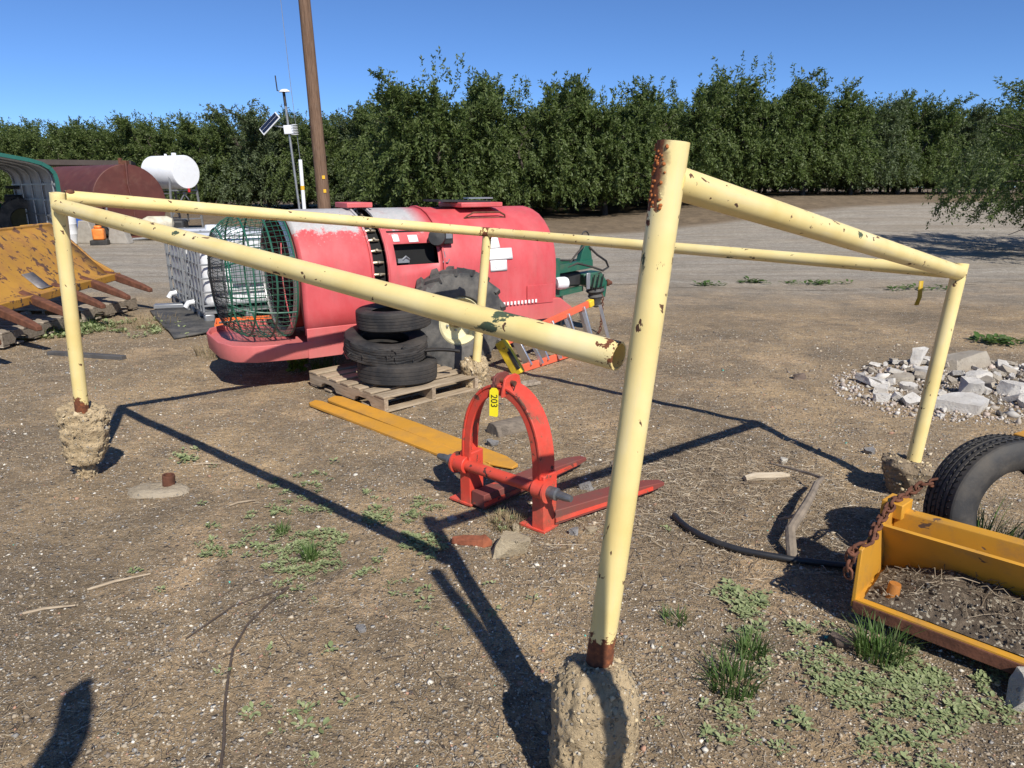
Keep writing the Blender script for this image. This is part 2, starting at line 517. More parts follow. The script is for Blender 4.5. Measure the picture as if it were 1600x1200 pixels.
def leaf_mesh(name, P, D, ln, wd, mat, r):
    """P leaf bases, D leaf directions; every leaf a folded diamond of two triangles"""
    n = len(P); D = D / np.linalg.norm(D, axis=1, keepdims=True)
    a = r.normal(size=(n, 3)); S = np.cross(D, a); S /= np.linalg.norm(S, axis=1, keepdims=True) + 1e-9
    l = ln * (.65 + .7 * r.random((n, 1))); w = wd * (.7 + .6 * r.random((n, 1)))
    N = np.cross(D, S)
    v = np.stack([P, P + D * l * .45 + S * w * .5 + N * w * .15, P + D * l, P + D * l * .45 - S * w * .5 + N * w * .15], 1).reshape(-1, 3)
    f = np.arange(n * 4).reshape(n, 4)
    me = bpy.data.meshes.new(name)
    me.vertices.add(len(v)); me.vertices.foreach_set('co', v.ravel())
    me.loops.add(n * 4); me.loops.foreach_set('vertex_index', f.ravel().astype(np.int32))
    me.polygons.add(n); me.polygons.foreach_set('loop_start', (np.arange(n) * 4).astype(np.int32))
    me.polygons.foreach_set('loop_total', np.full(n, 4, np.int32))
    me.update(); me.validate()
    me.materials.append(mat)
    return me

def tree_data(seed, H=6.6, rad=3.1, trunk=.9, nleaf=54000, leaf=(.17, .07), mat=None, droop=.4, base=.5):
    r = np.random.default_rng(seed); rr = random.Random(seed)
    tb = MB()
    tb.tube([(0, 0, -.15), (.02, .01, .25), (0.03, -.02, trunk * .6), (0, 0, trunk)], [.20, .15, .13, .14], 10)
    segs = []          # shoots: list of (points)
    ns = 6
    for s in range(ns):
        a = 2 * PI * s / ns + rr.uniform(-.3, .3)
        reach = rad * rr.uniform(.45, .7); top = H * rr.uniform(.62, .82)
        p = Vector((0, 0, trunk - .05)); pts = [p]; rad_l = [.085]
        K = 7
        for k in range(1, K + 1):
            u = k / K
            rho = reach * (u ** .8); z = trunk + (top - trunk) * (u ** 1.05)
            ang = a + .25 * math.sin(u * 3 + s)
            pts.append(Vector((rho * math.cos(ang), rho * math.sin(ang), z)) + Vector((rr.uniform(-.1, .1), rr.uniform(-.1, .1), 0)))
            rad_l.append(.085 * (1 - u) + .02)
        tb.tube(pts, rad_l, 6)
        for k in range(1, K + 1):
            for b in range(5):
                o = pts[k].lerp(pts[k - 1], rr.random())
                az = a + rr.uniform(-1.5, 1.5); u = k / K
                elev = rr.uniform(-.35, .55) + .5 * u
                L = rad * rr.uniform(.35, .62) * (1.05 - .45 * u)
                d = Vector((math.cos(az) * math.cos(elev), math.sin(az) * math.cos(elev), math.sin(elev)))
                q = [o]; 
                for j in range(1, 5):
                    g = Vector((0, 0, -droop * (j / 4) ** 1.5 * (1.1 - u)))
                    q.append(q[-1] + (d + g + Vector((rr.uniform(-.18, .18), rr.uniform(-.18, .18), rr.uniform(-.1, .15)))).normalized() * (L / 4))
                tb.tube(q, [.028, .022, .017, .012, .007], 4, cap=False)
                # twigs
                for w in range(8):
                    j = rr.randint(1, 4); o2 = q[j - 1].lerp(q[j], rr.random())
                    up = rr.random() < .45 + .5 * u
                    out = Vector((o2.x, o2.y, 0)); out = out.normalized() if out.length > .1 else d
                    dd = out * rr.uniform(.1, .9) + Vector((rr.uniform(-.7, .7), rr.uniform(-.7, .7), rr.uniform(.1, .9) if up else rr.uniform(-.9, .1)))
                    ll = rr.uniform(.35, .85)
                    segs.append((o2, dd.normalized(), ll, -.25 * (0 if up else 1)))
    # upright water shoots at the top
    for k in range(20):
        a = rr.uniform(0, 2 * PI); rho = rad * .72 * math.sqrt(rr.random())
        z = H * (.80 - .22 * (rho / rad) ** 2)
        segs.append((Vector((rho * math.cos(a), rho * math.sin(a), z)), Vector((rr.uniform(-.3, .3), rr.uniform(-.3, .3), 1)).normalized(), rr.uniform(.6, 1.35), 0))
    # skirt of hanging twigs
    for k in range(260):
        a = rr.uniform(0, 2 * PI); rho = rad * rr.uniform(.62, .98)
        z = base + rr.random() ** 1.4 * H * .38
        segs.append((Vector((rho * math.cos(a), rho * math.sin(a), z + .5)), Vector((math.cos(a) * .5, math.sin(a) * .5, -rr.uniform(.3, 1))).normalized(), rr.uniform(.4, .8), -.3))
    segs = [s for s in segs if s[0].z > base - .1]
    ns = len(segs); per = nleaf // ns + 1
    O = np.array([s[0] for s in segs]); D = np.array([s[1] for s in segs]); L = np.array([s[2] for s in segs]); G = np.array([s[3] for s in segs])
    u = r.random((ns, per)); 
    P = O[:, None] + D[:, None] * (u * L[:, None])[..., None]
    P[..., 2] += G[:, None] * u * u * L[:, None]
    P += r.normal(size=P.shape) * .035
    LD = D[:, None] * .7 + r.normal(size=P.shape) * .75
    LD[..., 2] -= .15
    P = P.reshape(-1, 3); LD = LD.reshape(-1, 3)
    k = P[:, 2] > base - .35
    return tb.mesh('trunk', M_BARK, 60), leaf_mesh('crown', P[k], LD[k], leaf[0], leaf[1], mat or M_LEAF, r)

TREES = [tree_data(100 + i, H=h, rad=ra, mat=m, base=[.7, .85, .75, .6][i], trunk=1.05) for i, (h, ra, m) in enumerate([(6.8, 3.6, M_LEAF), (6.3, 3.8, M_LEAF), (7.2, 3.5, M_LEAF), (6.5, 3.7, M_LEAF2)])]
def tree(var, x, y, rz, s, label, group, sz=None):
    tm, cm = TREES[var]
    e = empty('almond_tree', gp(x, y), rz, label, 'tree', group)
    e.scale = (s, s, sz or s)
    for nm, me in (('trunk', tm), ('crown', cm)):
        o = bpy.data.objects.new(nm, me); COL.objects.link(o); o.parent = e
    return e
rt = random.Random(5)
ORD = ['first', 'second', 'third', 'fourth', 'fifth', 'sixth', 'seventh', 'eighth', 'ninth', 'tenth', 'eleventh', 'twelfth', 'thirteenth', 'fourteenth', 'fifteenth', 'sixteenth', 'seventeenth', 'eighteenth']
# right block: rows parallel to the road, receding to the right
front = []
for i in range(11):
    front.append((-3.4 + i * 4.0 + rt.uniform(-.3, .3), 33.0 + i * 2.0 + rt.uniform(-.4, .4)))
for i, (x, y) in enumerate(front):
    tree([2, 0, 1, 0, 2, 1, 3, 0, 3, 1, 0][i], x, y, rt.uniform(0, 6), [1.02, 1.0, 1.03, 1.0, 1.08, .98, .93, .95, .92, .93, .95][i],
         'almond tree in the front orchard row, %s to the right of the wooden pole' % ORD[i], 'front row of almond trees')
for row in (1, 2, 3, 4, 5):
    for i in range(12):
        x = -3.4 + i * 4.4 - 1.6 * row + rt.uniform(-.4, .4); y = 33.0 + i * 2.2 + 5.2 * row + rt.uniform(-.4, .4)
        tree(rt.randrange(4), x, y, rt.uniform(0, 6), rt.uniform(.9, 1.02), 'almond tree in the deeper rows behind the front orchard row', 'almond trees deeper in the orchard')
# left block, farther away
for row in range(3):
    for i in range(15):
        t = i / 14.0
        x = -7.5 - i * 3.9 + rt.uniform(-.4, .4) - row * .5; y = 45.0 + i * .95 + row * 5.5 + rt.uniform(-.5, .5)
        if row == 0:
            tree(rt.choice([0, 1, 3, 3]), x, y, rt.uniform(0, 6), rt.uniform(.92, 1.06),
                 'almond tree in the far left orchard row, %s to the left of the wooden pole' % ORD[i], 'far left row of almond trees')
        else:
            tree(rt.randrange(4), x, y, rt.uniform(0, 6), rt.uniform(.92, 1.05), 'almond tree in the deeper rows behind the far left orchard row', 'almond trees deeper in the left orchard')
# the near tree at the right edge, hanging over the road
tm, cm = tree_data(777, H=4.4, rad=4.2, trunk=1.0, nleaf=95000, leaf=(.10, .036), mat=M_LEAF, droop=.75, base=.95)
e = empty('almond_tree', gp(15.6, 18.6), 2.2, 'nearer almond tree whose leafy branches hang into the right edge over the road', 'tree')
for nm, me in (('trunk', tm), ('crown', cm)):
    o = bpy.data.objects.new(nm, me); COL.objects.link(o); o.parent = e

# ============================================================ utility pole, sensor mast, pvc post
M_POLE = wood_mat('pole_wood', (.12, .072, .046), (.21, .135, .09), (9, 9, .5))
def leaning(name, base, top, label, cat):
    """Empty at the base whose local z runs along the leaning pole"""
    b = Vector(base); d = Vector(top) - b
    e = empty(name, b, 0, label, cat); place(e, frame(b, d, (1, 0, 0)))
    return e, d.length
up, Lp = leaning('utility_pole', gp(-6.88, 27.0, -.6), (-7.2, 26.9, 11.5), 'tall weathered wooden utility pole leaning slightly left behind the red sprayer', 'pole')
mb = MB(); mb.tube([(0, 0, z) for z in np.linspace(0, Lp, 12)], [.245 - .06 * z / Lp for z in np.linspace(0, Lp, 12)], 20)
mb.build('shaft', M_POLE, up)
M_REFL = simple('yellow_reflector', (.75, .42, .02), .5, 0, .1)
for z in (2.1, 1.62):
    MB().box((.13, -.21, z + .6), (.10, .012, .12), rot=(0, 0, .55)).build('reflector', M_REFL, up)
sm, Ls = leaning('weather_mast', gp(-7.84, 27.2, -.1), (-8.09, 27.0, 5.1), 'slim galvanised mast with a small solar panel and antenna left of the wooden pole', 'mast')
MB().tube([(0, 0, 0), (0, 0, Ls - .55)], .042, 10).build('tube', M_GREY, sm)
MB().tube([(0, 0, Ls - .56), (0, 0, Ls - .05)], .05, 10).build('collar', M_DARK, sm)
MB().lathe([(.0, .0), (.2, .0), (.19, .03), (.10, .09), (.0, .10)], 18, Matrix.Translation((.03, 0, Ls - .1))).build('sensor_cap', M_WHITEP, sm)
MB().tube([(-.22, 0, Ls - .05), (-.22, 0, Ls + .45)], .022, 6).box((-.12, 0, Ls - .05), (.22, .03, .02)).build('antenna', M_DARK, sm)
mb = MB()
for k in range(7): mb.lathe([(.02, 0), (.14, .01), (.14, .02), (.02, .035)], 14, Matrix.Translation((.2, -.02, Ls - 1.55 + k * .055)))
mb.build('radiation_shield', M_WHITEP, sm)
MB().box((0.02, 0, Ls - 1.36), (.34, .26, .3)).build('sensor_box', M_WHITEP, sm, bevel=.02)
Ms = frame((-.62, -.1, Ls - 1.12), (-.45, -.62, .62), (.62, 0, .75))
mb = MB(); mb.box((0, 0, 0), (.86, .52, .03), M=Ms); pf = mb.build('solar_panel', M_WHITEP, sm)
M_CELL = simple('solar_cells', (.012, .016, .035), .25, 0, .2, 20)
for i in range(2): MB().box((0, -.122 + .244 * i, .02), (.78, .215, .008), M=Ms).build('cell', M_CELL, pf)
MB().beam((-.5, -.05, Ls - 1.2), (0, 0, Ls - 1.3), .04, .04).build('bracket', M_GREY, sm)
pv, Lv = leaning('pvc_post', gp(-7.69, 27.1, -.1), (-7.71, 27.1, 2.72), 'short white plastic guy wire guard with a yellow band beside the wooden pole', 'post')
MB().tube([(0, 0, 0), (0, 0, Lv)], .07, 12).build('sleeve', M_WHITEP, pv)
MB().tube([(0, 0, 1.75), (0, 0, 1.9)], .073, 12).build('band', M_REFL, pv)
MB().tube([(0, 0, Lv - .02), (-.12, 0, Lv + 2.5), (-.35, 0, Lv + 9)], .010, 5).build('guy_wire', M_GREY, pv)

# ============================================================ brown tank, white tank, carport, shed roof, tractor
M_BROWN = simple('brown_tank_paint', (.105, .030, .022), .6, 0, .18, 2.5, dirt=(.17, .08, .055), dirt_amt=.5)
def tank_body(mb, L, r, dome=.12, n=40):
    prof = [(0.001, -dome * r), (r * .5, -dome * r * .85), (r * .85, -dome * r * .4), (r, 0), (r, L), (r * .85, L + dome * r * .4), (r * .5, L + dome * r * .85), (0.001, L + dome * r)]
    return mb.lathe(prof, n)
bt = empty('brown_tank', gp(-13.95, 26.6), 0, 'large rust brown cylindrical tank lying on its side at the far left', 'tank')
ax = Vector((-.80, .60, 0))
mb = MB(); mb.lathe([(.001, -.02), (1.27, -.02), (1.29, 0), (1.29, 5.2), (1.27, 5.22), (.001, 5.22)], 48, frame((.3, -.35, 1.26), ax)); mb.build('shell', M_BROWN, bt, angle=30)
pr = Vector((.60, .80, 0))
mb = MB(); mb.tube([(.35, -.42, 2.58), (.33, -.44, 1.9), (.40, -.42, 1.2), (.42, -.40, .45)], .035, 8); mb.build('pipe', M_BROWN, bt)
mb = MB(); mb.box((.22, -.3, 2.60), (.28, .2, .14)); mb.box((.05, -.2, 2.66), (.1, .1, .2)); mb.build('valve', M_RUST, bt)
for d in (.8, 4.3):
    c = Vector((.3, -.35, 0)) + ax * d
    MB().beam(c - pr * 1.0 + Vector((0, 0, .18)), c + pr * 1.0 + Vector((0, 0, .06)), .3, .26).build('skid', M_RUST, bt)
wt = empty('white_tank', gp(-13.08, 29.6), 0, 'white cylindrical fuel tank raised on a steel leg stand', 'tank')
axw = Vector((-.88, .47, 0)).normalized(); prw = Vector((.47, .88, 0)).normalized()
mb = MB(); mb.lathe([(.001, -.03), (.62, -.02), (.645, .02), (.645, 1.85), (.62, 1.88), (.001, 1.9)], 40, frame((.1, -.1, 2.32), axw)); mb.build('shell', M_WHITEP, wt)
mb = MB(); mb.lathe([(.001, .1), (.09, .1), (.09, 0)], 14, frame((.1, -.1, 2.96) + 0 * axw if False else Vector((.1, -.1, 2.96)) + axw * .6, (0, 0, 1))); mb.lathe([(.001, .07), (.05, .07), (.05, 0)], 12, frame(Vector((.1, -.1, 2.96)) + axw * 1.1, (0, 0, 1))); mb.build('filler_cap', M_WHITEP, wt)
MB().tube([Vector((.1, -.1, 1.7)) - axw * .06, Vector((.1, -.1, 1.55)) - axw * .06], .05, 8).build('valve', simple('red_valve', (.5, .02, .02), .5), wt)
for d in (.25, 1.6):
    for s in (-1, 1):
        top = Vector((.1, -.1, 2.32)) + axw * d + prw * s * .56; bot = Vector((.1, -.1, 0)) + axw * d + prw * s * .74
        MB().beam(bot, top, .07, .07).build('leg', M_GREY, wt)
mb = MB()
for d in (.25, 1.6):
    a = Vector((.1, -.1, 1.62)) + axw * d; mb.beam(a - prw * .62, a + prw * .62, .06, .06)
    a = Vector((.1, -.1, .5)) + axw * d; mb.beam(a - prw * .7, a + prw * .7, .05, .05)
    mb.beam(Vector((.1, -.1, .6)) + axw * d - prw * .69, Vector((.1, -.1, 1.55)) + axw * d + prw * .05, .04, .04)
    mb.beam(Vector((.1, -.1, .6)) + axw * d + prw * .69, Vector((.1, -.1, 1.55)) + axw * d - prw * .05, .04, .04)
for s in (-1, 1):
    a = Vector((.1, -.1, 1.5)) + prw * s * .63; mb.beam(a + axw * .25, a + axw * 1.6, .05, .05)
mb.build('brace', M_GREY, wt)
# barrels, hand truck rails and small clutter in front of the tank
M_BLUE = simple('blue_plastic', (.02, .10, .42), .5, 0, .1)
def drum(loc, r, h, mat, label, lean=0):
    e = empty('drum', gp(*loc), 0, label, 'drum'); e.rotation_euler = (0, lean, 0)
    MB().lathe([(.001, 0), (r * .97, 0), (r, .03), (r, h * .3), (r * 1.03, h * .33), (r, h * .36), (r, h * .64), (r * 1.03, h * .67), (r, h * .7), (r, h - .03), (r * .95, h), (.001, h - .02)], 24).build('body', mat, e)
    MB().lathe([(.001, .03), (.06, .03), (.06, 0)], 10, Matrix.Translation((r * .5, 0, h - .01))).build('bung', mat, e)
drum((-14.35, 23.4), .30, .92, M_WHITE, 'white plastic drum standing in front of the brown tank')
drum((-14.55, 24.5), .30, 1.25, M_BLUE, 'blue plastic drum beside the brown tank behind the yellow post')
M_CONC = concrete_mat('grey_concrete', (.42, .39, .34), (.30, .27, .23), False)
for i, (x, y, lab) in enumerate([(-13.72, 23.5, 'pale concrete wedge block next to the white drum'), (-12.6, 23.3, 'pale concrete wedge block beside the orange engine')]):
    mb = MB(); mb.prism([(-.34, 0), (.34, 0), (.12, .72), (-.2, .72)], .36, Matrix.Translation((0, 0, 0)) @ Matrix.Rotation(PI / 2, 4, 'X'))
    o = mb.build('concrete_wedge', M_CONC, bevel=.03); o.location = gp(x, y); tag(o, lab, 'block')
en = empty('small_engine', gp(-13.0, 22.8), .3, 'small orange and black engine unit on the ground by the brown tank', 'engine')
MB().box((0, 0, .34), (.34, .3, .36)).box((.0, -.02, .56), (.22, .2, .1)).build('housing', simple('orange_paint', (.75, .22, .04), .5, 0, .2, 8), en, bevel=.06)
MB().lathe([(.001, 0), (.2, 0), (.22, .08), (.2, .16), (.001, .17)], 20, Matrix.Translation((0, .15, .72))).build('air_cleaner', M_DARK, en)
MB().box((0, 0, .08), (.5, .36, .16)).build('base', M_DARK, en, bevel=.02)
vt = empty('nurse_tank', gp(-12.55, 24.9), .25, 'low black trailer with a cream belly tank standing beside the brown tank', 'trailer')
MB().box((0, 0, .42), (2.6, .9, .5)).build('body', M_DARK, vt, bevel=.08)
MB().lathe([(.001, -.5), (.18, -.46), (.26, -.3), (.26, .3), (.18, .46), (.001, .5)], 20, frame((.5, -.46, .55), (1, 0, 0))).build('belly_tank', simple('cream_plastic', (.55, .5, .38), .6), vt)
for s in (-.8, .75): MB().lathe([(.1, -.08), (.24, -.08), (.27, 0), (.24, .08), (.1, .08), (.1, -.08)], 20, frame((s, -.5, .24), (0, 1, 0))).build('wheel', M_RUBBER, vt)
MB().beam((-1.5, -.1, 1.16), (1.7, -.1, 1.02), .45, .05).build('top_board', wood_mat('board_wood', (.30, .2, .1), (.42, .3, .16)), vt)
MB().tube([(-1.0, -.5, 1.1), (-1.05, -.52, .5), (-.9, -.5, .2)], .03, 6).tube([(.55, -.6, .55), (.5, -.62, .3), (.3, -.6, .1), (-.4, -.62, .06)], .035, 6).build('hose', M_GREY, vt)
for x in (-1.2, 1.4): MB().beam((x, -.1, .6), (x, -.1, 1.08), .05, .05).build('post', M_DARK, vt)
# shed roof behind the tank
sh = empty('shed', gp(-20.5, 31.0), 0, 'open shed with a flat dark brown roof edge behind the brown tank', 'shed')
M_SHED = simple('shed_roof', (.06, .045, .037), .8, 0, .2, 3)
a = Vector((-11, -5.0, 2.72)); b = Vector((3.9, 1.6, 2.72))
MB().beam(a, b, 3.2, .2).build('roof', M_SHED, sh)
for k in (.12, .5, .9):
    for s in (-1.3, 1.3):
        p = a.lerp(b, k) + Vector((.42, -.9, 0)).normalized() * s; MB().beam((p.x, p.y, 0), (p.x, p.y, 2.6), .14, .14).build('post', M_SHED, sh)
# carport: curved sheet metal, opening towards the yard
cp = empty('carport', gp(-12.95, 21.0), 0, 'metal carport with green trim and ribbed grey inner wall at the left edge', 'carport')
wd = Vector((-.70, .714, 0)).normalized(); ow = Vector((-.714, -.70, 0)).normalized()          # along the wall (away), across the opening
prof = [(0, 0), (0, 1.95), (.03, 2.14), (.12, 2.28), (.3, 2.40), (.6, 2.49), (1.6, 2.68), (2.9, 2.85), (4.2, 2.68), (5.2, 2.49), (5.5, 2.40), (5.68, 2.28), (5.77, 2.14), (5.8, 1.95), (5.8, 0)]
M_SHEET = simple('carport_sheet', (.30, .31, .33), .45, .35, .12, 5)
def cpt(q, d, off=0): return ow * (q[0]) + wd * d + Vector((0, 0, q[1]))
mb = MB(); rows = []
N = 60; Lc = 5.6
def off_prof(o):
    out = []
    for i, q in enumerate(prof):
        a_ = Vector(prof[max(i - 1, 0)]); b_ = Vector(prof[min(i + 1, len(prof) - 1)]); t_ = (b_ - a_).normalized(); out.append((q[0] + t_.y * o * -1 * -1, q[1] - t_.x * o))
    return out
for k in range(N + 1):
    o = -.012 if (k % 6) in (0, 1) else .012
    rows.append([cpt(q, Lc * k / N) for q in off_prof(o)])
mb.loft(rows, closed_ring=False, cap=False); mb.build('sheet', M_SHEET, cp)
for k in (0.25, 1.6, 2.9, 4.2, 5.4):
    MB().tube([cpt(q, k) for q in off_prof(.05)], .032, 8).build('rib', M_GREY, cp)
for h in (.5, .95, 1.4, 1.85): MB().beam(cpt((.06, h), .02), cpt((.06, h), Lc), .03, .05).build('girt', M_GREY, cp)
M_TRIM = simple('green_trim', (.012, .10, .075), .45, 0, .1)
mb = MB()
for i in range(len(prof) - 1):
    mb.beam(cpt(prof[i], -.05), cpt(prof[i + 1], -.05), .10, .09, up=tuple(wd))
mb.build('trim', M_TRIM, cp)
# tractor under the carport, mostly outside the picture
tr = empty('tractor', gp(-17.0, 24.3), .6, 'green tractor with a big lugged tyre under the carport at the left edge', 'tractor')
def lug_tyre(mb, r, w, rim, n=40, lugs=18, M=None):
    mb.lathe([(rim, -w * .36), (rim * 1.06, -w * .46), (r * .8, -w * .5), (r * .94, -w * .46), (r * .965, -w * .2), (r * .97, 0), (r * .965, w * .2), (r * .94, w * .46), (r * .8, w * .5), (rim * 1.06, w * .46), (rim, w * .36), (rim, -w * .36)], n, M)
    for s in (-1, 1):
        for k in range(lugs):
            a = 2 * PI * (k + (.5 if s > 0 else 0)) / lugs
            L = Matrix.Rotation(a, 4, 'Z') @ Matrix.Translation((r * .955, 0, s * w * .25)) @ Matrix.Rotation(s * .62, 4, 'X')
            vs = []
            for zz, h in ((-w * .28, .028), (w * .28, .028)):
                for yy in (-.035, .035): vs += [(-.03, yy, zz), (h * (1 if abs(zz) else 1), yy * .8, zz)]
            mb.add(vs, [(0, 1, 3, 2), (4, 6, 7, 5), (0, 4, 5, 1), (2, 3, 7, 6), (1, 5, 7, 3), (0, 2, 6, 4)], (M @ L) if M is not None else L)
    return mb
for s in (-1, 1):
    wle = lug_tyre(MB(), .72, .42, .36, M=frame((.6, s * .75, .72), (0, 1, 0))).build('wheel', M_RUBBERG, tr)
    MB().lathe([(.001, s * .1), (.2, s * .1), (.36, s * .16), (.37, 0)], 24, frame((.6, s * .75, .72), (0, 1, 0))).build('rim', simple('dirty_rim', (.09, .08, .03), .7), wle)
M_TG = simple('tractor_green', (.01, .16, .04), .35, 0, .1)
MB().box((-.9, 0, .95), (1.9, .6, .6)).box((.3, 0, .8), (1.0, .5, .5)).build('hood', M_TG, tr, bevel=.06)
MB().box((.62, 0, 1.48), (.9, 1.5, .05)).box((.62, .75, 1.3), (.9, .05, .36)).box((.62, -.75, 1.3), (.9, .05, .36)).build('fender', M_DARK, tr, bevel=.02)
for s in (-1, 1): lug_tyre(MB(), .42, .24, .2, M=frame((-1.5, s * .62, .42), (0, 1, 0))).build('front_wheel', M_RUBBERG, tr)
MB().box((.5, 0, 1.75), (.5, .5, .1)).box((.72, 0, 2.0), (.08, .5, .5)).build('seat', M_DARK, tr, bevel=.03)
cr = empty('white_crate', gp(-17.4, 28.4), .5, 'white slatted crate behind the carport wall at the far left', 'crate')
for z in (.12, .36, .6, .84):
    for s in (-1, 1):
        MB().box((0, s * .5, z), (1.1, .04, .14)).build('slat', M_WHITE, cr); MB().box((s * .53, 0, z), (.04, .96, .14)).build('slat', M_WHITE, cr)
for sx in (-1, 1):
    for sy in (-1, 1): MB().box((sx * .49, sy * .45, .48), (.05, .05, .96)).build('post', M_WHITE, cr)

# ============================================================ the yellow pipe frame on its concrete footings
def pipe(name, a, b, r, mat, parent, n=28, wall=.006):
    """hollow pipe; object z runs from a to b; coordinates relative to the parent's location"""
    a = Vector(a) - parent.location; b = Vector(b) - parent.location; L = (b - a).length
    m = MB(); N = max(6, int(L / .12))
    zs = np.linspace(0, L, N + 1)
    prof = [(r - wall, .12), (r - wall, 0), (r, 0.001)] + [(r, z) for z in zs[1:-1]] + [(r, L - .001), (r - wall, L), (r - wall, L - .12)]
    m.lathe(prof, n)
    for z in (.12, L - .12): m.disc(r - wall, Matrix.Translation((0, 0, z)), n)
    o = m.build(name, mat, parent, angle=40)
    return place(o, frame(a, b - a, (.3, .2, 1) if abs((b - a).normalized().z) < .9 else (1, 0, 0)))
PF = empty('yellow_pipe_stand', gp(-.1, 4.0), 0, 'large rectangular frame of chipped cream yellow pipe standing on four dug up concrete footings', 'pipe stand')
T_near = Vector((.38, 1.78, 1.82)); T_right = Vector((2.48, 3.96, 1.32)); T_left = Vector((-2.48, 4.01, 1.71)); T_back = Vector((-.21, 6.18, 1.39))
B_near = Vector((.245, 1.79, .30)); B_right = Vector((2.355, 3.905, .12)); B_left = Vector((-2.625, 4.13, .36)); B_back = Vector((-.335, 6.23, .10))
def ext(a, b, d): return b + (b - a).normalized() * d
rp = .039
pipe('post', B_near, ext(B_near, T_near, .045), rp, pipe_mat('pipe_paint_near_post', .22, .10, (T_near - B_near).length, True), PF)
pipe('post', B_left, ext(B_left, T_left, .02), rp, pipe_mat('pipe_paint_left_post', .17, None), PF)
pipe('post', B_right, ext(B_right, T_right, .035), rp, pipe_mat('pipe_paint_right_post'), PF)
pipe('post', B_back, ext(B_back, T_back, .02), rp, pipe_mat('pipe_paint_back_post', 0, .03, (T_back - B_back).length), PF)
E_near = Vector((.285, 1.845, 1.325))
nrm = (E_near - T_left).normalized()
pipe('rail', T_left + nrm * .03 + Vector((.0, -.02, -.045)), E_near, .040, pipe_mat('pipe_paint_left_rail', 0, .03, (E_near - T_left).length), PF)
d = (T_right - T_near).normalized(); pipe('rail', T_near + d * .004 + Vector((0, 0, -.045)), T_right - d * .03 + Vector((0, 0, -.02)), .040, pipe_mat('pipe_paint_right_rail'), PF)
d = (T_back - T_right).normalized(); pipe('rail', T_right + d * .035 + Vector((0, 0, -.015)), T_back - d * .03, .038, pipe_mat('pipe_paint_back_right_rail', 0, .05, (T_back - T_right).length), PF)
d = (T_left - T_back).normalized(); pipe('rail', T_back + d * .03, T_left - d * .035 + Vector((0, 0, .0)), .038, pipe_mat('pipe_paint_back_left_rail', .05), PF)
M_BLIS = simple('orange_rust', (.30, .095, .025), .9, 0, .6, 60, .6, 120)
# weld rust at the corners
for i, (c, s) in enumerate([(T_back, .05), (T_left + Vector((.05, .03, .02)), .022)]):
    bm = bmesh.new(); bmesh.ops.create_icosphere(bm, subdivisions=3, radius=s)
    for v in bm.verts: v.co *= 1 + 1.0 * float(fbm(np.array(v.co) * 28 + i, 3)); v.co.z *= .8
    me = bpy.data.meshes.new('weld'); bm.to_mesh(me); bm.free(); me.shade_smooth(); me.materials.append(M_RUST)
    o = bpy.data.objects.new('weld', me); COL.objects.link(o); o.parent = PF; o.location = c - PF.location

def rough_solid(name, prof, mat, parent, loc, M=None, amp=.02, fr=14, n=56, seed=0, squash=(1, 1), sub=6, chunk=.0):
    """a lathed lump with broken, pebbly relief in the mesh"""
    zs = []; 
    for (r0, z0), (r1, z1) in zip(prof[:-1], prof[1:]):
        k = max(1, int(math.hypot(r1 - r0, z1 - z0) / .012))
        for j in range(k): u = j / k; zs.append((r0 + (r1 - r0) * u, z0 + (z1 - z0) * u))
    zs.append(prof[-1])
    m = MB(); m.lathe(zs, n); V = np.array([tuple(p) for p in m.v])
    V[:, 0] *= squash[0]; V[:, 1] *= squash[1]
    rad = np.hypot(V[:, 0], V[:, 1]) + 1e-6
    big = fbm(V * 7 + seed * 3.1, 3); f = fbm(V * fr * 2 + seed, 4); pb = fbm(V * 65 + seed, 2)
    st = np.abs(fbm(V * 38 + seed * 2, 2)); disp = amp * (2.6 * big + 1.5 * f + 1.3 * pb - 1.6 * st)
    V[:, 0] += V[:, 0] / rad * disp * np.minimum(1, rad / .03); V[:, 1] += V[:, 1] / rad * disp * np.minimum(1, rad / .03); V[:, 2] += disp * .6
    m.v = [tuple(p) for p in V]
    o = m.build(name, mat, parent, angle=75)
    if M is not None: place(o, M)
    else: o.location = Vector(loc) - (parent.location if parent else Vector())
    return o
M_PLUG = concrete_mat('footing_concrete', (.58, .445, .27), (.42, .32, .19), True, 75)
M_PLUGD = concrete_mat('footing_concrete_dark', (.36, .28, .19), (.23, .175, .115), True, 70)
def plug_M(base, top): return frame(Vector(base) - PF.location, Vector(top) - Vector(base), (1, 0, 0))
rough_solid('concrete_footing', [(.001, -.05), (.10, -.05), (.108, .06), (.118, .18), (.130, .30), (.131, .37), (.118, .415), (.085, .44), (.045, .45), (.001, .45)], M_PLUG, PF, None, plug_M((.225, 1.70, -.02), (.255, 1.775, .45)), .020, seed=1, n=96)
rough_solid('concrete_footing', [(.001, -.02), (.055, -.02), (.062, .05), (.066, .10), (.112, .125), (.122, .22), (.130, .36), (.132, .43), (.118, .465), (.07, .46), (.001, .46)], M_PLUG, PF, None, plug_M((-2.69, 4.17, gz(-2.69, 4.17)), (-2.625, 4.13, .45)), .030, seed=2, squash=(1.08, .95), n=72)
rough_solid('concrete_footing', [(.001, -.02), (.07, -.02), (.10, .05), (.135, .12), (.168, .2), (.16, .235), (.10, .25), (.001, .24)], M_PLUGD, PF, None, plug_M((2.33, 3.88, gz(2.33, 3.88) - .03), (2.365, 3.91, .22)), .030, seed=3)
rough_solid('concrete_footing', [(.001, -.02), (.11, -.02), (.12, .06), (.13, .16), (.13, .22), (.09, .26), (.001, .25)], M_PLUG, PF, None, plug_M((-.36, 6.25, gz(-.36, 6.25)), (-.33, 6.23, .25)), .036, seed=4)
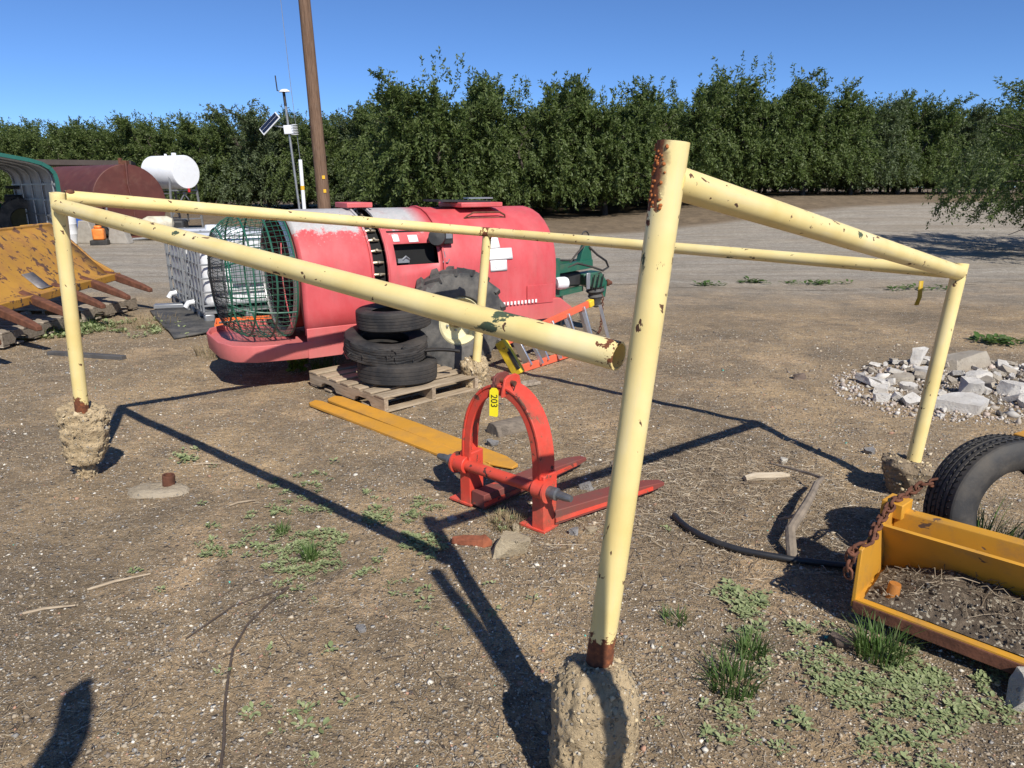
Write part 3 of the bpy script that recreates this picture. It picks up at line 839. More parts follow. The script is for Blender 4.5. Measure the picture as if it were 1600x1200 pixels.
for k_ in range(60):        # blistered rust on the near post's top
    rb = random.Random(k_); a_ = rb.uniform(2.3, 4.3); h_ = rb.uniform(-.11, .038); c = T_near + (T_near - B_near).normalized() * h_ + Vector((math.cos(a_), math.sin(a_), 0)) * .0385; s = rb.uniform(.002, .0055)
    bm = bmesh.new(); bmesh.ops.create_icosphere(bm, subdivisions=2, radius=s)
    for v in bm.verts: v.co *= 1 + 1.6 * float(fbm(np.array(v.co) * 160 + k_, 3))
    me = bpy.data.meshes.new('rust_blister'); bm.to_mesh(me); bm.free(); me.shade_smooth(); me.materials.append(M_BLIS)
    o = bpy.data.objects.new('rust_blister', me); COL.objects.link(o); o.parent = PF; o.location = c - PF.location
# stones showing in the broken concrete of the footings
def embed(o, n, s0, seed):
    r = np.random.default_rng(seed); me = o.data; co = np.zeros(len(me.vertices) * 3); me.vertices.foreach_get('co', co); co = co.reshape(-1, 3)
    nv = np.zeros(len(me.vertices) * 3); me.vertices.foreach_get('normal', nv); nv = nv.reshape(-1, 3)
    i = r.integers(0, len(co), n); m = MB()
    for k in i:
        s = s0 * math.exp(r.normal(0, .45)); X = Matrix.Translation(Vector(co[k]) + Vector(r.normal(size=3) * .003) - Vector(nv[k]) * s * .35) @ Euler(tuple(r.random(3) * 6)).to_matrix().to_4x4()
        a, b, c = s * r.uniform(.8, 1.4), s, s * r.uniform(.6, 1)
        m.add([(a, 0, 0), (-a, 0, 0), (0, b, 0), (0, -b, 0), (0, 0, c), (0, 0, -c)], [(0, 2, 4), (2, 1, 4), (1, 3, 4), (3, 0, 4), (2, 0, 5), (1, 2, 5), (3, 1, 5), (0, 3, 5)], X)
    st_ = m.build('embedded_stones', M_AGG, o, angle=80); st_['kind'] = 'stuff'
t = NT('footing_aggregate'); g_ = t.n('ShaderNodeNewGeometry'); t.setc(t.ramp(g_.outputs['Random Per Island'], [(0, (.26, .20, .13)), (.4, (.42, .33, .20)), (.8, (.56, .45, .28)), (.92, (.36, .32, .26)), (1, (.62, .54, .40))])).setr(.9); M_AGG = t.m
for k_, (o_, n_s, s_) in enumerate(zip([o for o in COL.objects if o.name.startswith('concrete_footing')], (1100, 600, 420, 420), (.0042, .006, .007, .008))): embed(o_, n_s, s_, k_)
# pale tape hanging from the right corner
tp = MB(); pts = [(2.33, 4.05, 1.245), (2.332, 4.05, 1.19), (2.335, 4.052, 1.15), (2.325, 4.055, 1.105)]
tp.loft([[Vector(p) - PF.location + Vector((-.014, 0, 0)), Vector(p) - PF.location + Vector((.014, .006, 0))] for p in pts], closed_ring=False, cap=False)
tp.build('tape', simple('yellow_tape', (.45, .30, .02), .6, 0, .2), PF, solid=.002)

# a leaning pipe just outside the picture on the right, whose shadow crosses the near footing
lp = empty('pipe_post', gp(.72, .70), 0, 'single upright yellow pipe post whose shadow crosses the near footing', 'pipe')
pipe('shaft', (.73, .70, -.3), (.715, .705, 2.4), .033, pipe_mat('pipe_paint_upright', .3), lp)

# ============================================================ red orchard sprayer
SP = empty('orchard_sprayer', (-1.03, 7.546, gz(-1.03, 7.546)), R(33), 'faded red orchard air blast sprayer with wire fan cage and big lugged wheel', 'sprayer')
def red_mat(name, base, grey_top=True):
    t = NT(name); v = t.coord('Object'); z = t.sep(v)[2]; x = t.sep(v)[0]
    big = t.noise(v, 1.8, 5, .65)
    col = t.ramp(big, [(.3, tuple(c * .88 for c in base)), (.7, tuple(min(1, c * 1.12) for c in base))])
    chalk = t.ramp(t.noise(t.coord('Object', (1, 1, .35)), 3.2, 6, .7), [(.40, 0.0), (.75, .45)])
    col = t.mix(chalk, col, (.66, .21, .21))
    if grey_top:
        w = t.math('ADD', t.math('MULTIPLY', t.math('SUBTRACT', z, 1.27), 4.2), t.math('MULTIPLY', t.math('SUBTRACT', t.noise(v, 4.5, 8, .75), .5), 2.4))
        xx = t.math('MULTIPLY', t.math('SUBTRACT', -.02, x), 6.0, True)
        g = t.math('MULTIPLY', t.ramp(w, [(.35, 0.0), (.55, 1.0)]), xx)
        col = t.mix(g, col, t.mix(t.noise(v, 30, 3), (.36, .36, .35), (.52, .50, .48)))
        # scraped-through flecks below the worn edge
        fl = t.math('MULTIPLY', t.ramp(t.noise(t.coord('Object', (1, 1, 1.6)), 38, 4, .6), [(.60, 0.0), (.64, .7)]), t.ramp(w, [(.0, 0.0), (.4, 1.0)]))
        col = t.mix(t.math('MULTIPLY', fl, xx), col, (.62, .5, .48))
    dirt = t.ramp(t.noise(t.coord('Object', (5, 5, .8)), 2.0, 6, .65), [(.5, 0.0), (.8, .4)])
    col = t.mix(dirt, col, (.33, .12, .10))
    low = t.math('MULTIPLY', t.math('SUBTRACT', .62, z), 2.2, True)
    col = t.mix(t.math('MULTIPLY', low, .35), col, (.45, .27, .22))
    chips = t.ramp(t.noise(v, 24, 5, .6), [(.72, 0.0), (.73, 1.0)])
    col = t.mix(chips, col, (.16, .09, .07))
    t.setc(col).setr(t.ramp(big, [(.3, .38), (.7, .6)])).spec(.4)
    t.bump(t.noise(v, 5, 3, .5), .12, .02)
    return t.m
M_RED = red_mat('faded_red_paint', (.55, .074, .08))
M_RED2 = red_mat('faded_red_plate', (.58, .10, .10), False)
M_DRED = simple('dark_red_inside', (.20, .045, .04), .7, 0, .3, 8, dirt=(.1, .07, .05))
ANG = [0, 10, 20, 29, 40, 52, 64, 76, 88, 100, 112, 124, 136, 148, 160, 170, 180]
def sec(s, r=.62, zc=.93, zb=.46, tap=.0):
    pts = [Vector((s, -(r - tap), zb)), Vector((s, -(r - tap * .5), (zb + zc) / 2))]
    pts += [Vector((s, -r * math.cos(R(a)), zc + r * math.sin(R(a)))) for a in ANG]
    pts += [Vector((s, r - tap * .5, (zb + zc) / 2)), Vector((s, r - tap, zb))]
    return pts
def shell(name, ss, mat, hole=None, cap=(False, False), bottom=True, solid=.008, **k):
    m = MB(); rings = [sec(*(x if isinstance(x, tuple) else (x,)), **k) for x in ss]; n = len(rings[0])
    vs = [p for r_ in rings for p in r_]; fs = []
    for i in range(len(ss) - 1):
        for j in range(n - 1):
            if hole and hole(i, j): continue
            fs.append((i * n + j, i * n + j + 1, (i + 1) * n + j + 1, (i + 1) * n + j))
        if bottom: fs.append((i * n + n - 1, i * n, (i + 1) * n, (i + 1) * n + n - 1))
    for e, c in ((0, cap[0]), (len(ss) - 1, cap[1])):
        if c: fs.append(tuple(e * n + j for j in range(n)))
    m.add(vs, fs); return m.build(name, mat, SP, angle=28, solid=solid)
shell('fan_housing', [(-1.38, .595), (-1.35, .615), (-1.2, .62), -.95, -.74, (-.705, .615)], M_RED, bottom=False)
shell('engine_cover', [-.565, -.53, -.47, -.25, -.02, 0.02], M_RED, hole=lambda i, j: i in (2, 3) and j in (3, 4), bottom=False)
MB().box((-.25, 0, 1.0), (.5, .95, .7)).build('opening_shade_block', M_BLACK, SP)  # solid near-black block; the shade inside the opening is put into its colour
MB().box((-.36, -.515, 1.07), (.12, .04, .04)).tube([(-.37, -.53, 1.08), (-.34, -.54, 1.11), (-.3, -.53, 1.08)], .012, 6).build('engine_fitting', M_GREY, SP)
tank = shell('tank', [(.02, .612), (.05, .625), .3, .7, 1.1, (1.36, .62), (1.41, .6), (1.43, .57)], M_RED, cap=(False, True), solid=0, zb=.50)
# raised seam rings
for s, r_ in ((.035, .63), (-.555, .633), (-.715, .63)):
    m = MB(); m.tube([Vector((s, p.y, p.z)) for p in sec(s, r_)], .012, 6); m.build('seam_ring', M_RED, SP)
# nozzle band: black recessed ring with brass nozzles
shell('nozzle_band', [(-.705, .555), (-.565, .555)], M_BLACK, bottom=False, solid=0)
for k, a in enumerate([-38, -26, -13, 3, 14, 25, 36, 47, 58, 69, 82, 95, 110, 125, 140]):
    zc = .93; r_ = .575
    if a < 0: p = Vector((-.635, -.575, .93 + a * .011))
    else: p = Vector((-.635, -r_ * math.cos(R(a)), zc + r_ * math.sin(R(a))))
    nn = Vector((0, p.y, max(0, p.z - zc))).normalized()
    m = MB(); m.tube([p + Vector((-.05, 0, 0)), p + Vector((.0, 0, 0)) + nn * .008, p + Vector((.055, 0, 0))], [.012, .016, .011], 7)
    m.tube([p, p + nn * .035], [.016, .012], 7); m.build('nozzle', M_BRASS, SP)
MB().tube([(-.72, -.36, 1.44), (-.53, -.35, 1.46)], .012, 6).build('band_stay', M_RUST, SP)
MB().box((-.63, 0, 1.585), (.26, .34, .05)).build('band_bracket', M_RED2, SP, bevel=.008)
for s in (-.68, -.6, -.38):
    MB().tube([(s, -.63, .70), (s + .08, -.645, .52)], .012, 6).build('stay_rod', M_GREY, SP)
# fan inlet
zc = .96; ri = .535
m = MB(); m.lathe([(ri, 0), (ri + .035, .012), (ri + .05, .03), (ri + .02, .05), (ri, .05)], 56, frame((-1.385, 0, zc), (-1, 0, 0))); m.build('inlet_ring', M_ALU, SP)
m = MB(); m.lathe([(ri - .01, 0), (ri - .03, -.4), (.001, -.4)], 48, frame((-1.385, 0, zc), (-1, 0, 0))); m.build('inlet_duct', M_DRED, SP)
m = MB(); n_ = len(sec(0)); outer = sec(-1.378, .60); 
ring = [Vector((-1.378, -(ri + .01) * math.cos(R(180 * (j - 2) / (n_ - 5))) , zc + (ri + .01) * math.sin(R(180 * (j - 2) / (n_ - 5))))) for j in range(n_)]
m.loft([outer, [Vector((p.x, max(-.6, min(.6, p.y)), p.z)) for p in ring]], closed_ring=False, cap=False); m.build('front_plate', M_DRED, SP)
fan = MB().lathe([(.001, -.05), (.10, -.04), (.13, .05), (.13, .2)], 24, frame((-1.24, 0, zc), (1, 0, 0))).build('fan_hub', M_DRED, SP)
for k in range(9):
    a = 2 * PI * k / 9; m = MB()
    rows = [[Vector((0 + .05 * w + tw * w, 0, 0)) + Vector((0, math.cos(a) * rr_ - math.sin(a) * w * (.09 + .05 * rr_), math.sin(a) * rr_ + math.cos(a) * w * (.09 + .05 * rr_))) for w in (-1, -.3, .3, 1)] for rr_, tw in ((.12, .07), (.25, .05), (.38, .035), (.49, .025))]
    m.loft(rows, closed_ring=False, cap=False); o = m.build('fan_blade', M_DRED, fan, solid=.006); o.location = (-1.18, 0, zc)
# louvre bars across the inlet
for k in range(25):
    z = zc - .50 + k * .0417; hw = math.sqrt(max(0.003, ri ** 2 - (z - zc) ** 2))
    MB().tube([(-1.405, -hw, z), (-1.42, 0, z), (-1.405, hw, z)], .0055, 5).build('inlet_bar', M_DARK, SP)
m = MB(); m.loft([[Vector((-1.45 - .03 * math.sin(t_ * 3), -.30 - .16 * t_ + w, .52 + .75 * (1 - t_))) for w in (-.014, .014)] for t_ in np.linspace(0, 1, 10)], closed_ring=False, cap=False); m.build('pink_strap', M_RED2, SP, solid=.006)
# wire cage
CG = [(-1.40, .60), (-1.52, .60), (-1.66, .585), (-1.79, .55), (-1.91, .48), (-1.96, .41)]
M_CAGE = M_GREEN
def cr(s):
    xs = [c[0] for c in CG][::-1]; ys = [c[1] for c in CG][::-1]; return float(np.interp(s, xs, ys))
def cpnt(s, a): r_ = cr(s); return Vector((s, -r_ * math.cos(a), max(.40, zc + r_ * math.sin(a))))
for s in (-1.415, -1.59, -1.77, -1.94):
    MB().tube([cpnt(s, 2 * PI * k / 56) for k in range(56)], .0085, 6, closed=True).build('cage_hoop', M_CAGE, SP)
m = MB()
for k in range(64):
    a = 2 * PI * k / 64
    m.tube([cpnt(s, a) for s in np.linspace(-1.415, -1.96, 7)], .0030, 4)
for s in np.linspace(-1.44, -1.96, 12):
    m.tube([cpnt(s, 2 * PI * k / 40) for k in range(40)], .0022, 4, closed=True)
m.build('cage_side_mesh', M_CAGE, SP)
m = MB()
for k in range(27):
    u = -.39 + k * .03; hw = math.sqrt(max(0, .40 ** 2 - u * u))
    if hw < .03: continue
    m.tube([(-1.96, -hw, zc + u), (-1.975, 0, zc + u), (-1.96, hw, zc + u)], .0022, 4)
    m.tube([(-1.96, u, zc - hw), (-1.975, u, zc), (-1.96, u, zc + hw)], .0022, 4)
m.build('cage_end_mesh', M_DARK, SP)
for k in range(4):
    a = [.35, -.5, PI - .35, PI + .5][k]; MB().tube([cpnt(s, a) for s in np.linspace(-1.415, -1.96, 8)], .008, 6).build('cage_stay', M_CAGE, SP)
# tray under the fan
pl = [(-.80, -.66), (-1.50, -.66), (-1.82, -.60), (-1.98, -.48), (-2.05, -.25), (-2.05, .25), (-1.98, .48), (-1.82, .60), (-1.50, .66), (-.80, .66)]
m = MB(); m.prism(pl, .02, Matrix.Translation((0, 0, .36))); tray = m.build('tray', M_RED2, SP)
m = MB()
rows = [[Vector((x, y, .27)), Vector((x * 1.004, y * 1.02, .42))] for x, y in pl]
m.loft(rows, closed_ring=False, cap=False); m.build('tray_lip', M_RED2, tray, solid=.022, bevel=.006)
MB().box((-1.06, -.672, .40), (.66, .02, .27)).build('side_skirt', M_RED2, SP, bevel=.004)
MB().tube([(-1.05, -.66, .275), (-1.03, -.67, .22), (-.93, -.67, .215), (-.88, -.66, .275)], .011, 7).build('step_loop', M_RED2, SP)
# chassis
MB().box((.25, -.42, .40), (2.2, .1, .14)).box((.25, .42, .40), (2.2, .1, .14)).box((.03, 0, .45), (.12, 1.5, .12)).build('chassis', M_DARK, SP)
MB().box((.98, -.60, .50), (.80, .03, .13)).build('fender_plate', M_RED2, SP, bevel=.004)
m = MB(); m.prism([(.62, .36), (1.62, .36), (1.62, .46), (1.46, .575), (.62, .575)], 1.26, Matrix.Rotation(PI / 2, 4, 'X')); m.build('front_skirt', M_RED2, SP, bevel=.006)
MB().box((1.18, -.632, .64), (.34, .012, .2)).build('patch_plate', M_RED, SP, bevel=.003)
m = MB()
for k in range(12): m.box((.62 + k * .045, -.648, .575), (.022, .008, .035))
m.build('slot_strip', M_PAPER, SP)
# papers on the tank
def patch(name, s0, s1, a0, a1, mat, off=.004, skew=0):
    m = MB(); rows = []
    for a in np.linspace(a0, a1, 6):
        rr_ = .625 + off; rows.append([Vector((s + skew * (a - a0), -rr_ * math.cos(R(a)), .93 + rr_ * math.sin(R(a)))) for s in np.linspace(s0, s1, 4)])
    m.loft(rows, closed_ring=False, cap=False); return m.build(name, mat, tank, solid=.002)
def words(txt, s, a, size, mat, parent, off=.0075):
    c = bpy.data.curves.new('lettering', 'FONT'); c.body = txt; c.size = size; c.align_x = 'CENTER'; c.align_y = 'CENTER'; c.extrude = .0004
    tmp = bpy.data.objects.new('tmp', c); COL.objects.link(tmp)
    dg = bpy.context.evaluated_depsgraph_get(); me = bpy.data.meshes.new_from_object(tmp.evaluated_get(dg)); bpy.data.objects.remove(tmp)
    me.materials.clear(); me.materials.append(mat)
    o = bpy.data.objects.new('lettering', me); COL.objects.link(o); o.parent = parent
    rr_ = .625 + off; n_v = Vector((0, -math.cos(R(a)), math.sin(R(a))))
    o.rotation_mode = 'QUATERNION'
    o.rotation_quaternion = Matrix((Vector((1, 0, 0)), n_v.cross(Vector((1, 0, 0))), n_v)).transposed().to_quaternion()
    o.location = Vector((s, -rr_ * math.cos(R(a)), .93 + rr_ * math.sin(R(a)))); return o
for s0, s1, a0, a1, off, tx in ((.545, .70, 20.5, 31, .004, 'TEE'), (.475, .835, 9.5, 20, .006, 'TANK'), (.56, .76, -1, 9, .004, 'UV')):
    patch('paper_sign', s0, s1, a0, a1, M_PAPER, off)
    words(tx, (s0 + s1) / 2, (a0 + a1) / 2, .085, M_INK, tank, off + .003)
patch('paper_label', -.46, -.395, 31, 38, M_PAPER); patch('paper_label', -.30, -.20, 30, 37, M_PAPER)
# work lamp and hatch
m = MB(); m.lathe([(.001, -.06), (.07, -.05), (.085, 0), (.08, .05), (.001, .06)], 20, frame((-.03, -.60, 1.28), (-.5, -.8, .2))); wl = m.build('work_lamp', M_DARK, SP)
MB().box((.08, -.57, 1.28), (.12, .1, .13)).build('lamp_box', M_DARK, wl, bevel=.01); MB().box((.09, -.625, 1.30), (.07, .006, .06)).build('lamp_label', M_GREY, wl)
MB().tube([(.04, -.6, 1.15), (.05, -.61, 1.10), (.02, -.62, 1.04), (.07, -.63, 1.04), (.09, -.62, 1.07)], .006, 5).build('latch', M_GREY, SP)
ht = MB().box((.66, -.05, 1.575), (.50, .52, .05)).build('hatch', M_RED2, SP, bevel=.01)
MB().box((.5, -.05, 1.612), (.62, .36, .02), rot=(0, .02, 0)).build('hatch_lid', M_DARK, ht); MB().box((.76, -.05, 1.64), (.3, .12, .015)).build('hatch_strap', M_GREY, ht)
MB().tube([(.42, -.34, 1.44), (.45, -.36, 1.47), (.52, -.36, 1.50), (.84, -.36, 1.50), (.90, -.36, 1.47), (.92, -.34, 1.44), (.42, -.34, 1.445)], .010, 6).build('grab_rail', M_RUST, SP)
# wheels
def sprayer_wheel(side):
    M = frame((.04, side * -.80, .50), (0, -side, 0))
    tw = lug_tyre(MB(), .50, .31, .235, 56, 17, M).build('tyre', M_RUBBERG, SP, angle=30)
    M_RIM = worn_paint('cream_rim_paint', (.66, .60, .36), (.2, .1, .05), amt=.4, rough=.5)
    MB().lathe([(.238, .115), (.225, .125), (.205, .09), (.195, .02), (.13, -.005), (.07, .0), (.07, -.02)], 40, M).build('rim', M_RIM, tw)
    MB().lathe([(.075, -.02), (.075, .06), (.06, .075), (.001, .08)], 20, M).build('hub', simple('dirty_hub', (.22, .17, .10), .7, .2, .3, 10), tw)
    MB().lathe([(.035, .06), (.035, .12), (.02, .135), (.001, .136)], 16, M).build('hub_cap', simple('bright_green_cap', (.03, .28, .16), .4), tw)
    m = MB()
    for k in range(6):
        a = 2 * PI * k / 6; m.lathe([(.012, -.005), (.012, .02), (.001, .022)], 7, M @ Matrix.Translation((.105 * math.cos(a), .105 * math.sin(a), 0)))
    m.build('lug_nuts', M_GREY, tw)
sprayer_wheel(1); sprayer_wheel(-1)
# tongue and hitch
hm = MB(); hm.box((1.52, -.46, .70), (.07, .05, .58)).build('hitch_upright', M_GREEN, SP, bevel=.004)
MB().beam((1.40, -.16, .80), (2.3, -.10, .86), .09, .10).beam((1.40, .22, .80), (2.3, .02, .86), .08, .10).build('tongue_beam', M_GREEN, SP, bevel=.004)
MB().beam((1.40, -.16, .50), (2.2, -.06, .56), .07, .06).build('lower_beam', M_GREEN, SP)
MB().box((1.8, .02, .68), (.75, .22, .18)).build('pump_body', M_DARK, SP, bevel=.03)
m = MB(); m.prism([(2.16, .74), (2.44, .76), (2.54, .62), (2.52, .44), (2.45, .42), (2.42, .52), (2.22, .60)], .2, Matrix.Translation((0, -.05, 0)) @ Matrix.Rotation(PI / 2, 4, 'X')); m.build('coupler_guard', M_GREEN, SP, bevel=.015)
for k in range(3): MB().box((2.28 + k * .07, -.188, .64), (.012, .01, .18), rot=(0, .2, 0)).build('guard_slot', M_BLACK, SP)
MB().box((2.2, -.19, .66), (.06, .02, .2)).build('guard_bracket', M_GREY, SP, bevel=.01)
m = MB(); m.lathe([(.13, 0), (.10, -.03), (.12, -.06), (.085, -.10), (.10, -.13), (.06, -.18), (.055, -.25), (.03, -.27), (.001, -.27)], 18, frame((2.40, -.08, .58), (-.12, 0, 1))); m.build('rubber_boot', M_RUBBERG, SP)
m = MB(); m.prism([(2.12, .84), (2.34, .84), (2.29, 1.08), (2.22, 1.10), (2.17, 1.0)], .08, Matrix.Translation((0, -.06, 0)) @ Matrix.Rotation(PI / 2, 4, 'X')); m.build('top_bracket', M_GREEN, SP, bevel=.005)
MB().tube([Vector((2.24, -.06, 1.17)) + Vector((.055 * math.cos(a), 0, .07 * math.sin(a))) for a in np.linspace(0, 2 * PI, 20)[:-1]], .008, 6, closed=True).build('lift_ring', M_DARK, SP)
m = MB(); m.tube([(2.2, -.1, 1.08), (2.05, -.12, .97), (1.95, -.12, .86), (1.7, -.14, .88), (1.52, -.44, .90), (1.44, -.5, 1.0)], .012, 6)
m.tube([(2.27, -.1, 1.06), (2.38, -.13, .96), (2.52, -.13, .88), (2.58, -.11, .80), (2.50, -.1, .76), (2.3, -.14, .82), (2.05, -.16, .88), (1.9, -.16, .84)], .014, 6)
m.tube([(1.4, -.1, .88), (1.8, -.08, .92), (2.1, -.02, .90), (2.3, -.05, .8)], .014, 6); m.build('hydraulic_hose', M_RUBBER, SP)
MB().lathe([(.001, -.075), (.06, -.07), (.07, -.04), (.07, .04), (.06, .07), (.001, .075)], 18, frame((1.54, -.53, .72), (1, -.1, 0))).build('white_filter', M_WHITEP, SP)
MB().lathe([(.03, 0), (.045, .03), (.02, .09), (.001, .1)], 10, frame((2.6, -.05, .60), (1, 0, -.1))).build('hitch_pin', M_RUST, SP)
def chain_links(pts, link, r, name, mat, parent, loop=None):
    """chain of interlocked links along pts: every link its own mesh object"""
    pts = [Vector(p) for p in pts]; cum = [0]
    for a, b in zip(pts[:-1], pts[1:]): cum.append(cum[-1] + (b - a).length)
    n = int(cum[-1] / (link * .74)); m = MB(); w = link * .30; h = link / 2 - w
    ring = [(w * math.cos(a), (h if math.sin(a) > 0 else -h) + w * math.sin(a), 0) for a in np.linspace(.2, 2 * PI + .2, 15)[:-1]]
    m.tube(ring, r, 6, closed=True); me = m.mesh(name, mat, 60)
    for k in range(n):
        s = (k + .5) * link * .74; i = max(j for j in range(len(cum)) if cum[j] <= s); i = min(i, len(pts) - 2)
        u = (s - cum[i]) / (cum[i + 1] - cum[i]); p = pts[i].lerp(pts[i + 1], u); t_ = (pts[i + 1] - pts[i]).normalized()
        side = t_.cross(Vector((.2, .1, 1))).normalized()
        side = (Quaternion(t_, (PI / 2 if k % 2 else 0) + random.uniform(-.25, .25)) @ side)
        o = bpy.data.objects.new(name, me); COL.objects.link(o)
        if parent: o.parent = parent
        Mx = Matrix((side, t_, side.cross(t_))).transposed().to_4x4(); Mx.translation = p; place(o, Mx)
ch = MB().tube([(2.44, -.16, .50), (2.46, -.16, .44)], .01, 6).build('safety_chain', M_RUST, SP)
chain_links([(2.46, -.16, .44), (2.455, -.165, .2), (2.42, -.18, .03), (2.34, -.24, .015)], .045, .006, 'chain_link', M_RUST, ch)
MB().tube([(1.85, -.12, .5), (1.85, -.12, .06)], .02, 8).lathe([(.05, 0), (.05, .02), (.001, .021)], 12, Matrix.Translation((1.85, -.12, .04))).build('jack_leg', M_DARK, SP)

# ============================================================ red fork attachment with an arch
M_FORK = worn_paint('orange_red_paint', (.66, .062, .036), (.10, .035, .025), (.22, .11, .06), amt=.22, scale=10, rough=.5, dirt=(.22, .085, .05), dirt_amt=.95, var=.14, fade=(.62, .16, .11), fade_amt=.5)
M_TINE = worn_paint('worn_tine_paint', (.20, .05, .038), (.5, .07, .04), None, amt=.30, scale=9, rough=.75, dirt=(.13, .075, .058), dirt_amt=.9, stretch=(1, 1, 1))
rv = Vector((.772, -.636, 0)); ev = Vector((.636, .772, 0))
FK = empty('fork_attachment', gp(-.03, 3.64), 0, 'orange red steel fork attachment with tall arch and two tines', 'fork attachment')
hw = .262; zl = .30; zt = .745
def fp(a, b, z): return rv * a + ev * b + Vector((0, 0, z))
# arch: channel swept along a parabola-like curve
path = []
for k in range(25):
    t_ = PI * k / 24; path.append((-hw * math.cos(t_) * (1.0 if True else 1), zl + (zt - zl) * math.sin(t_) ** .82))
def sweep_arch(th, dp, name, o0=0.0, b0=0.0, mat=M_FORK):
    m = MB(); rings = []
    for i, (a, z) in enumerate(path):
        a0, z0 = path[max(i - 1, 0)]; a1, z1 = path[min(i + 1, 24)]; tx, tz = a1 - a0, z1 - z0; l = math.hypot(tx, tz); tx /= l; tz /= l
        if i in (0, 24): tx, tz = 0, (1 if i == 0 else -1)
        nx_, nz_ = -tz, tx           # outward
        ring = []
        for q, b in ((o0 - th / 2, b0 - dp / 2), (o0 + th / 2, b0 - dp / 2), (o0 + th / 2, b0 + dp / 2), (o0 - th / 2, b0 + dp / 2)):
            ring.append(fp(a + nx_ * q, b, z + nz_ * q))
        rings.append(ring)
    m.loft(rings); return m.build(name, mat, FK, bevel=.004, angle=30)
sweep_arch(.016, .125, 'arch', .012)
sweep_arch(.045, .014, 'arch_flange', -.018, -.05)
for s in (-1, 1):
    m = MB(); c = fp(s * hw, 0, .16); X = Matrix((rv, ev, Vector((0, 0, 1)))).transposed().to_4x4(); X.translation = c
    m.box((0, 0, 0), (.080, .115, .33), M=X); lg = m.build('leg', M_FORK, FK, bevel=.006)
    X2 = X.copy(); X2.translation = fp(s * hw - .035, 0, .012); m = MB(); m.box((0, 0, 0), (.17, .13, .014), M=X2); m.build('foot_plate', M_FORK, lg, bevel=.002)
    # pivot: round boss, washer, pin
    m = MB(); m.lathe([(.001, -.03), (.05, -.03), (.05, .05), (.001, .05)], 24, frame(fp(s * (hw + .01), -.055, .25), rv * s)); m.build('pivot_boss', M_FORK, FK, bevel=.004)
    m = MB(); m.lathe([(.001, .0), (.062, 0), (.062, .012), (.001, .012)], 24, frame(fp(s * (hw + .058), -.055, .25), rv * s)); m.build('pivot_flange', M_FORK, FK)
    m = MB(); m.lathe([(.001, 0), (.034, 0), (.034, .05), (.022, .056), (.022, .10), (.016, .14), (.001, .14)], 16, frame(fp(s * (hw + .07), -.055, .25), rv * s)); m.build('pivot_pin', simple('steel_pin', (.18, .18, .18), .45, .6, .3, 20), FK)
m = MB(); m.tube([fp(-hw + .02, -.055, .25), fp(hw - .02, -.055, .25)], .032, 18); m.build('cross_tube', worn_paint('cross_tube_paint', (.60, .07, .04), (.05, .03, .025), amt=.2, scale=14, dirt=(.15, .08, .06), dirt_amt=.8), FK)
# tines: tapered blades
for s, tip in ((1, Vector((.90, 3.96, 0))), (-1, Vector((.47, 4.36, 0)))):
    a = (fp(hw, .05, .05) if s > 0 else fp(-hw + .10, -.06, .05)) + FK.location; b = tip + Vector((0, 0, .055))
    a = a - FK.location; b = b - FK.location; d = (b - a).normalized(); sd = d.cross(Vector((0, 0, 1))).normalized()
    rings = []
    for u, w, h, dz in ((0, .105, .085, .0), (.55, .10, .07, -.004), (.86, .085, .045, -.012), (1.0, .05, .022, -.02)):
        p = a.lerp(b, u) + Vector((0, 0, dz + .012)); rings.append([p - sd * w / 2 - Vector((0, 0, h / 2)), p + sd * w / 2 - Vector((0, 0, h / 2)), p + sd * w / 2 + Vector((0, 0, h / 2)), p - sd * w / 2 + Vector((0, 0, h / 2))])
    m = MB(); m.loft(rings); m.build('tine', M_TINE, FK, bevel=.004)
    MB().beam(a + sd * .056 + Vector((0, 0, .0)), a.lerp(b, .86) + sd * .046, .008, .022).build('tine_edge', M_FORK, FK)
# top clevis
for s in (-1, 1):
    m = MB(); X = Matrix((ev, Vector((0, 0, 1)), rv)).transposed().to_4x4(); X.translation = fp(s * .036, -.0, zt + .012)
    m.prism([(-.085, -.05), (.085, -.05), (.06, .045), (.03, .06), (-.03, .06), (-.06, .045)], .014, X); m.build('clevis_plate', M_FORK if s > 0 else M_TINE, FK, bevel=.003)
m = MB(); m.tube([fp(-.09, -.01, zt + .03), fp(.07, -.01, zt + .03)], .013, 10); m.build('clevis_pin', M_RUST, FK)
MB().tube([fp(.055, -.02, zt + .035), fp(.09, -.04, zt + .02), fp(.08, -.05, zt - .02), fp(.05, -.06, zt - .015), fp(.04, -.05, zt + .01)], .003, 5).build('wire_tie', M_DARK, FK)
# yellow lot tag
tg = empty('lot_tag', gp(-.03, 3.64) + fp(-.015, -.085, zt - .075), 0, 'bright yellow hanging tag numbered 203 on the red fork arch', 'tag')
Xt = Matrix((Vector((.97, -.2, 0)).normalized(), Vector((.2, .97, .1)).normalized(), Vector((.02, -.1, 1)).normalized())).transposed().to_4x4()
m = MB(); m.prism([(-.024, -.075), (.018, -.08), (.024, -.07), (.024, .07), (.012, .085), (-.012, .085), (-.024, .07)], .0015, Xt @ Matrix.Rotation(PI / 2, 4, 'X')); m.build('card', simple('tag_yellow', (.85, .72, .02), .5, 0, .05), tg)
c = bpy.data.curves.new('number', 'FONT'); c.body = '203'; c.size = .05; c.align_x = 'CENTER'; c.align_y = 'CENTER'; c.extrude = .0003
tmp = bpy.data.objects.new('tmp', c); COL.objects.link(tmp); me = bpy.data.meshes.new_from_object(tmp.evaluated_get(bpy.context.evaluated_depsgraph_get())); bpy.data.objects.remove(tmp)
me.materials.clear(); me.materials.append(M_BLACK); o = bpy.data.objects.new('number', me); COL.objects.link(o); o.parent = tg
